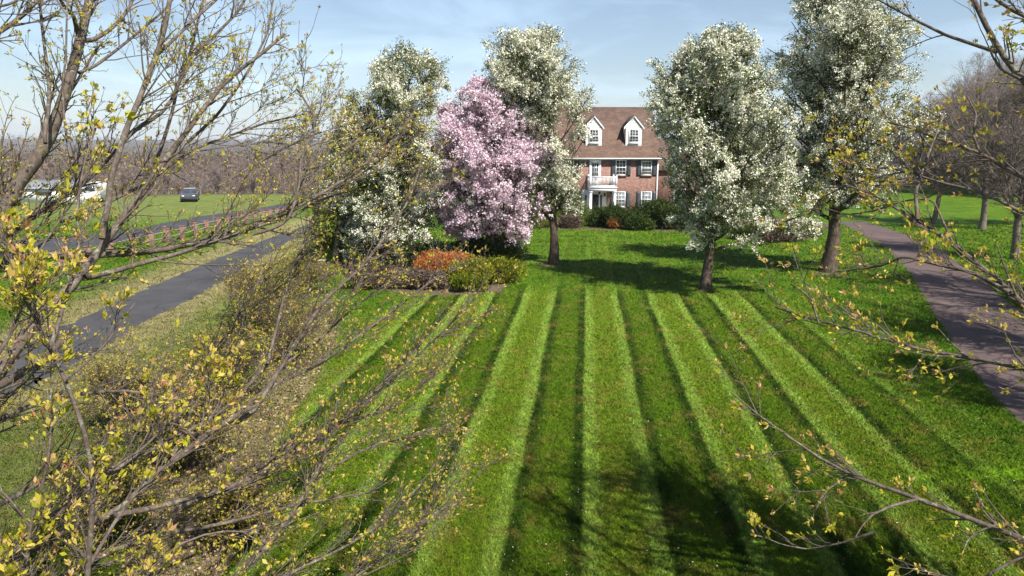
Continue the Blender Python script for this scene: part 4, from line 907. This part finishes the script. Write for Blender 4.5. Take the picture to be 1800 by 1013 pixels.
# -- tree A: big tree, trunk left of the frame
TA = np.array([-8.0, 5.2, 0]); tA = lambda z: [TA+[.4*z/8, .1*z/8, z]]
ta = lambda z, q=.5: [TA+[.05*z, 0, z-.1], ]
LA = [
 limb([(-60, 560), (-20, 470), (0, 400), (10, 347), (32, 312), (67, 286), (88, 251), (105, 190), (122, 150), (135, 100), (142, 60), (155, 20), (165, -40)], 6.2, 6.8, 30, 13, pre=ta(3.9)),
 limb([(140, 72), (165, 70), (190, 55), (212, 35), (228, 12), (240, -20)], 6.7, 7.4, 8, 5),
 limb([(137, 60), (130, 30), (112, 10), (95, -20)], 6.7, 6.2, 8, 5),
 limb([(138, 128), (165, 118), (200, 92), (240, 60), (285, 22), (320, -20)], 6.6, 8.0, 6, 3),
 limb([(-70, 480), (0, 459), (30, 448), (107, 446), (170, 450), (247, 446), (320, 435), (360, 424), (430, 405), (504, 375), (542, 354), (583, 328), (637, 301), (678, 250)], 6.4, 9.2, 17, 4, pre=ta(3.6)),
 limb([(28, 613), (55, 563), (105, 530), (149, 486), (171, 443), (187, 414), (221, 382), (245, 352), (275, 300), (312, 250), (345, 215), (365, 182), (392, 137), (450, 107), (500, 60)], 6.0, 8.6, 20, 5, pre=ta(2.8)+[Wd(-40, 720, 6.0)]),
 limb([(179, 420), (180, 395), (192, 363), (192, 320), (206, 280), (217, 240), (227, 215), (245, 175), (262, 130), (278, 90), (290, 50), (302, -20)], 6.5, 7.2, 11, 8),
 limb([(278, 95), (310, 65), (340, 35), (375, 5), (400, -20)], 7.1, 8.2, 6, 4),
 limb([(-50, 450), (0, 425), (45, 392), (80, 366), (100, 352), (140, 330), (175, 300), (215, 250)], 6.8, 8.0, 12, 5, pre=ta(4.2)),
 limb([(107, 390), (160, 369), (187, 358), (220, 340), (256, 326), (300, 290), (340, 262), (400, 240), (470, 215), (540, 200)], 7.0, 9.4, 7, 3),
 limb([(150, 488), (200, 478), (240, 465), (300, 450), (345, 436), (400, 418), (450, 398), (510, 384), (560, 352), (600, 340)], 6.6, 9.0, 10, 4),
 limb([(-60, 700), (0, 679), (30, 665), (55, 646), (83, 624), (110, 600)], 5.6, 6.0, 18, 12, pre=ta(2.2)),
 limb([(-60, 770), (0, 738), (45, 715), (97, 696), (166, 690), (229, 684), (300, 700)], 6.0, 7.6, 12, 4, pre=ta(1.9)),
 limb([(260, 326), (290, 240), (305, 190), (312, 150), (330, 110), (345, 50), (360, -10)], 7.6, 8.6, 7, 4),
 limb([(330, 250), (380, 205), (410, 165), (440, 120), (470, 60), (480, 0)], 8.0, 9.4, 6, 3),
 limb([(-50, 80), (0, 58), (25, 40), (60, 12), (80, -20)], 6.0, 6.4, 10, 6, pre=ta(7.0)),
 limb([(-60, 20), (0, 14), (40, 2), (60, -20)], 5.5, 6.0, 6, 3, pre=ta(7.4)),
 limb([(504, 377), (560, 345), (610, 320), (660, 290), (700, 240), (735, 185)], 8.6, 9.8, 5, 2.5),
 limb([(380, 330), (430, 300), (480, 272), (520, 250), (565, 232)], 8.2, 9.0, 4, 2.5),
 limb([(527, 300), (570, 290), (620, 255), (660, 225), (690, 215)], 8.4, 9.4, 4, 2.5),
 limb([(444, 412), (480, 403), (508, 387), (520, 350), (527, 320), (527, 283), (545, 250), (554, 239), (552, 203), (535, 175), (521, 156)], 7.6, 8.2, 6, 3),
 limb([(80, 252), (78, 230), (84, 205), (87, 160), (82, 110), (78, 80), (72, 30), (70, -20)], 6.1, 6.6, 7, 4),
 limb([(215, 252), (235, 230), (260, 214), (285, 200), (305, 172), (318, 130), (335, 100), (380, 60), (420, 20), (440, -20)], 7.0, 8.6, 7, 4),
 limb([(118, 250), (112, 200), (110, 150), (116, 100), (118, 0)], 5.6, 5.8, 4, 3),
]
def extraA(rg):
    tp = np.array([trunkline(TA, TA+[.6, 0, 9.5], .2, .06)[0]]); R0 = np.full(tp.shape[:2], .16)*np.linspace(1, .3, 12)
    P, Rr = grow(rg, tp, R0, 22, .3, 1, (.5, 1.0), (1.5, 3.2), k=26, up=.05, wig=.06, rfac=.4)
    k_ = ~in_frame(P).any(1); return P[k_], Rr[k_]
budding_tree('budding_tree', TA, LA, trunkline(TA, TA+[.6, 0, 9.5], .24, .06), 'large budding tree filling the upper left, thick dark limbs against the sky', 101,
    n1=120, n2=1150, n3=4600, clusters=6000, bias=(.22, .12, .22), lens=((.7, 1.7), (.3, .8), (.1, .3)), extra=extraA, group=GF, lsz=(.026, .046))
# -- tree B: leaning thicket-like tree at lower left
TB = np.array([-6.6, 6.4, 0]); tb = lambda z: [TB+[.02, 0, z]]
LB = [
 limb([(-80, 1030), (0, 998), (56, 962), (120, 928), (173, 914), (218, 895), (246, 858), (302, 814), (349, 772), (395, 745), (440, 715)], 7.0, 8.0, 18, 9, pre=tb(1.6)),
 limb([(-60, 1000), (0, 970), (56, 942), (95, 909), (156, 856), (237, 805), (327, 761), (400, 720), (470, 640)], 7.4, 9.2, 15, 6, pre=tb(1.8)),
 limb([(400, 745), (444, 734), (468, 687), (498, 639), (530, 588), (575, 520), (613, 494), (652, 450), (700, 385), (722, 345), (740, 290)], 8.0, 9.6, 10, 3),
 limb([(395, 745), (430, 712), (474, 681), (566, 639), (625, 595), (696, 542), (770, 485)], 8.0, 9.6, 7, 2.5),
 limb([(300, 900), (371, 867), (447, 839), (505, 800), (560, 770), (607, 731), (650, 695), (696, 663), (740, 619), (788, 574), (829, 530)], 7.4, 9.4, 9, 2.5),
 limb([(200, 905), (265, 895), (320, 880), (400, 868), (472, 812), (530, 775), (585, 746), (646, 732), (700, 715), (770, 650)], 7.2, 9.0, 11, 3),
 limb([(350, 1080), (429, 1009), (465, 965), (501, 922), (559, 833), (573, 795), (588, 757), (592, 700)], 7.0, 8.4, 10, 4, pre=tb(.9)),
 limb([(559, 838), (608, 807), (640, 790), (675, 778), (720, 768), (765, 752)], 8.0, 8.8, 5, 2),
 limb([(400, 1080), (501, 1009), (573, 980), (637, 945), (689, 908), (720, 870), (747, 844)], 6.8, 8.0, 7, 3, pre=tb(.7)),
 limb([(560, 1060), (631, 1009), (689, 968), (732, 931), (790, 879)], 6.8, 7.8, 7, 2.5, pre=tb(.4)),
 limb([(50, 1060), (130, 1000), (210, 960), (300, 935), (380, 925), (470, 900), (560, 880), (660, 865)], 6.8, 8.4, 12, 3, pre=tb(1.2)),
 limb([(-30, 900), (60, 860), (130, 800), (200, 770), (280, 720), (350, 640), (400, 590), (440, 520), (470, 470)], 7.6, 9.6, 9, 3, pre=tb(2.2)),
 limb([(300, 815), (330, 740), (350, 690), (372, 640), (420, 560), (470, 520), (540, 470)], 8.4, 10.0, 6, 2.5),
 limb([(500, 640), (560, 600), (600, 560), (650, 520), (720, 470)], 9.0, 10.4, 5, 2),
 limb([(470, 640), (490, 560), (505, 500), (530, 440), (545, 400), (560, 350), (600, 300), (640, 262)], 8.8, 10.2, 6, 2.5),
]
budding_tree('budding_tree', TB, LB, trunkline(TB, TB+[.3, 0, 2.6], .16, .09, seed=1), 'low leaning budding tree at lower left, its pale shoots reaching over the striped lawn', 102,
    n1=210, n2=1700, n3=4600, clusters=5400, bias=(.42, .10, .30), lens=((.6, 1.6), (.25, .75), (.08, .28)), group=GF, lsz=(.027, .048), ang=(.25, .7))
# -- tree C: slender stems nearest the camera
TC = np.array([-3.7, 3.6, 0]); tc_ = lambda z: [TC+[0, 0, z]]
LC = [
 limb([(150, 1100), (154, 1010), (158, 940), (167, 870), (165, 828), (151, 764), (137, 730), (127, 685), (110, 660), (88, 610), (66, 580), (50, 520), (28, 508), (5, 440)], 5.0, 4.9, 11, 5, pre=tc_(1.4)),
 limb([(88, 613), (97, 585), (110, 544), (118, 508), (133, 480), (139, 430), (135, 380), (140, 330), (150, 280), (170, 220)], 4.9, 5.3, 8, 3),
 limb([(40, 1080), (47, 1009), (50, 926), (62, 880), (75, 860), (87, 800), (92, 744), (88, 690)], 4.8, 4.8, 9, 3, pre=tc_(1.2)),
 limb([(165, 850), (200, 820), (250, 790), (300, 740), (349, 770), (390, 700)], 5.0, 5.8, 5, 2.5),
 limb([(-40, 680), (0, 620), (30, 560), (55, 500), (70, 440), (110, 380), (140, 340)], 4.6, 5.0, 6, 3),
 limb([(154, 1000), (200, 920), (246, 858), (300, 810), (340, 770), (372, 730)], 5.0, 5.7, 7, 3),
 limb([(53, 930), (42, 909), (10, 870), (-30, 840)], 4.8, 4.6, 5, 3),
 limb([(200, 1080), (260, 1000), (320, 950), (400, 930), (470, 940)], 5.0, 5.6, 6, 2.5, pre=tc_(1.0)),
 limb([(115, 668), (150, 640), (190, 600), (215, 560), (240, 530)], 4.9, 5.2, 5, 2),
]
budding_tree('budding_sapling', TC, LC, trunkline(TC, TC+[-.2, .1, 2.2], .06, .05, seed=2), 'slender budding sapling at far left with large pale leaf clusters', 103,
    n1=54, n2=300, n3=800, clusters=1050, bias=(.12, .05, .35), lens=((.4, 1.0), (.2, .5), (.06, .18)), group=GF, lsz=(.038, .068), keep3=3.4, per=6)
# -- tree D: right foreground tree, trunk right of the frame
TD = np.array([8.6, 6.0, 0]); td_ = lambda z: [TD+[-.05, 0, z]]
LD = [
 limb([(1900, 230), (1800, 146), (1776, 117), (1749, 76), (1728, 35), (1707, -10)], 6.4, 7.2, 13, 8, pre=td_(6.6)),
 limb([(1752, 92), (1704, 76), (1662, 62), (1614, 38), (1562, 10), (1530, -8)], 7.0, 8.2, 7, 3),
 limb([(1795, 140), (1760, 122), (1745, 100), (1740, 85)], 6.6, 7.0, 6, 3),
 limb([(1890, 350), (1800, 314), (1773, 300), (1749, 283), (1721, 266), (1662, 252), (1635, 238), (1593, 221), (1560, 215)], 7.0, 8.6, 11, 3, pre=td_(5.6)),
 limb([(1724, 268), (1714, 250), (1711, 238), (1716, 200), (1700, 170)], 7.4, 7.8, 5, 2.5),
 limb([(1900, 630), (1800, 537), (1755, 493), (1716, 462), (1676, 430), (1621, 391), (1574, 367), (1546, 347), (1500, 320), (1450, 330)], 6.0, 8.0, 14, 3, pre=td_(3.6)),
 limb([(1613, 387), (1609, 339), (1621, 300), (1640, 250), (1660, 200)], 7.2, 7.8, 7, 3),
 limb([(1775, 515), (1736, 493), (1708, 478), (1668, 470), (1617, 458), (1586, 450), (1550, 468), (1499, 474), (1475, 477)], 6.3, 7.6, 8, 3),
 limb([(1900, 660), (1800, 651), (1747, 636), (1696, 624), (1637, 624), (1578, 604), (1530, 588), (1499, 576), (1439, 568), (1400, 553), (1362, 540)], 5.8, 7.2, 10, 2.5, pre=td_(3.1)),
 limb([(1439, 568), (1430, 540), (1420, 520), (1400, 505), (1390, 500)], 6.9, 7.0, 4, 2),
 limb([(1578, 604), (1540, 570), (1500, 562), (1470, 540)], 6.5, 6.9, 4, 2),
 limb([(1900, 985), (1800, 948), (1752, 933), (1680, 901), (1612, 876), (1565, 858), (1501, 842), (1468, 826), (1433, 804), (1411, 790), (1386, 765), (1336, 736), (1300, 707), (1285, 690)], 5.2, 6.4, 12, 2.5, pre=td_(1.9)),
 limb([(1612, 878), (1565, 890), (1533, 905), (1515, 925), (1504, 944)], 5.7, 5.6, 6, 2),
 limb([(1486, 838), (1454, 862), (1440, 880), (1434, 898)], 6.0, 5.9, 4, 1.5),
 limb([(1478, 955), (1440, 962), (1412, 966), (1390, 955), (1372, 945)], 6.0, 6.3, 3, 1.5, pre=[Wd(1540, 935, 5.8)]),
 limb([(1900, 950), (1800, 972), (1760, 993), (1725, 1013), (1700, 1040)], 5.0, 5.2, 7, 4, pre=td_(1.7)),
 limb([(1660, 322), (1600, 300), (1540, 312), (1480, 330), (1440, 350), (1420, 385)], 7.4, 8.4, 4, 2),
 limb([(1676, 430), (1640, 350), (1590, 352), (1540, 370), (1490, 378), (1450, 366)], 6.9, 8.0, 4, 2),
 limb([(1600, 300), (1560, 260), (1530, 250), (1500, 270)], 7.7, 8.2, 3, 2),
 limb([(1860, 400), (1800, 380), (1740, 340), (1700, 330), (1640, 322), (1600, 300), (1560, 290), (1520, 300)], 6.6, 7.8, 7, 3, pre=td_(5.0)),
 limb([(1880, 60), (1800, 30), (1760, 10), (1730, -20)], 6.4, 6.8, 8, 5, pre=td_(7.4)),
]
def extraD(rg):
    tp = np.array([trunkline(TD, TD+[-.1, .2, 12], .3, .06)[0]]); R0 = np.full(tp.shape[:2], .26)*np.linspace(1, .3, 12)
    P, Rr = grow(rg, tp, R0, 230, .35, 1, (.5, 1.15), (2.8, 5.2), k=26, up=.03, wig=.07, rfac=.33)
    k_ = ~in_frame(P).any(1); return P[k_], Rr[k_]
budding_tree('budding_tree', TD, LD, trunkline(TD, TD+[-.1, .2, 12], .32, .06, seed=3), 'budding tree at the right edge, grey limbs crossing over the brown drive', 104,
    n1=85, n2=2000, n3=4600, clusters=5600, bias=(-.25, .05, .1), lens=((.5, 1.2), (.25, .7), (.08, .25)), extra=extraD, lsz=(.038, .066), per=6)

# brush thicket in the left bed: loose bare shrubs with small leaves
def thicket(px, py, r, h, label, seed, ns=26, n2=420, n3=1500, nl=2400, m=M_BRUSH):
    rg = rs(seed); base = at(px, py); root = empty('brush_shrub', base, label, 'shrub', 'twiggy shrubs along the left edge of the lawn'); A = Acc()
    a = rg.uniform(0, 6.28, ns); e = rg.uniform(.2, 1, ns); k = 8; t = np.linspace(0, 1, k)[None, :]
    P = np.stack([np.cos(a)[:, None]*r*e[:, None]*t**1.2, np.sin(a)[:, None]*r*.8*e[:, None]*t**1.2, h*(1.05-.45*e[:, None]**2)*np.sin(t*1.45)], 2)+rg.normal(size=(ns, k, 3))*.03
    R_ = np.linspace(.022, .008, k)[None]*np.ones((ns, 1)); A.tubes(P, R_, 5)
    P2, R2 = grow(rg, P, R_, n2, .2, 1, (.4, 1.1), (.4*h, .75*h), k=5, up=.08, wig=.2, rmin=.007); A.tubes(P2, R2, 4)
    P3, R3 = grow(rg, P2, R2, n3, .1, 1, (.4, 1.2), (.15*h, .35*h), k=4, up=.05, wig=.2, rmin=.005); A.tubes(P3, R3, 3); A.build('stems', m, root)
    p, d, _ = pts_on(rg, P3, nl, .2, 1.05); pp = np.repeat(p, 3, 0); L = rg.uniform(.03, .06, nl*3); V, Q = leaves(rg, pp, np.repeat(d, 3, 0)+rg.normal(size=(nl*3, 3))*.8, L, L*.5)
    B_ = Acc(); B_.add(V, Q, np.clip(rg.normal(.55, .2, nl*3), 0, 1)); B_.build('leaves', M_BUD, root)
for a in [(500, 640, 2.0, 2.0, 'twiggy grey shrub under the leaning tree midway along the left bed', 111), (445, 570, 2.2, 1.9, 'twiggy shrub at the far end of the left bed', 112), (400, 720, 1.9, 1.7, 'dense twiggy shrub in the middle of the left bed', 113),
          (330, 830, 1.5, 1.5, 'twiggy shrub on leaf litter nearer the camera in the left bed', 114), (235, 760, 1.7, 1.5, 'twiggy shrub on the drive side of the left bed', 115), (180, 960, 1.4, 1.3, 'twiggy shrub in the bottom left corner of the bed', 116),
          (530, 520, 2.0, 1.5, 'brown twiggy shrub between the drive and the leftmost pear', 117), (420, 960, 1.0, 1.0, 'small twiggy shrub at the lawn edge of the left bed', 118)]: thicket(*a)
shrub('holly_bush', at(430, 590), (1.2, 1.1, 1.7), M_JUN, 3200, .11, 'dark green leafy bush inside the brush near the drive', seed=120)
shrub('holly_bush', at(300, 760), (1.1, .9, .9), M_EVG, 2200, .09, 'low dark green bush in the left bed nearer the camera', seed=121)

# ------------------------------------------------------------------ air
hb = MB(); hb.box(-5600, 5600, -700, 5600, -40, 160); hz_o = hb.build('haze', bpy.data.materials.new('haze')); hm_ = hz_o.data.materials[0]; hm_.use_nodes = True; hn = hm_.node_tree
hn.nodes.remove(hn.nodes['Principled BSDF']); pv = hn.nodes.new('ShaderNodeVolumePrincipled'); pv.inputs['Density'].default_value = .00013; pv.inputs['Color'].default_value = (.78, .86, .97, 1); pv.inputs['Anisotropy'].default_value = 0
hn.links.new(pv.outputs[0], hn.nodes['Material Output'].inputs['Volume']); tag(hz_o, 'pale bluish haze over the valley', 'haze', kind='stuff')
for o in bpy.data.objects:
    if 'used' in o: del o['used']
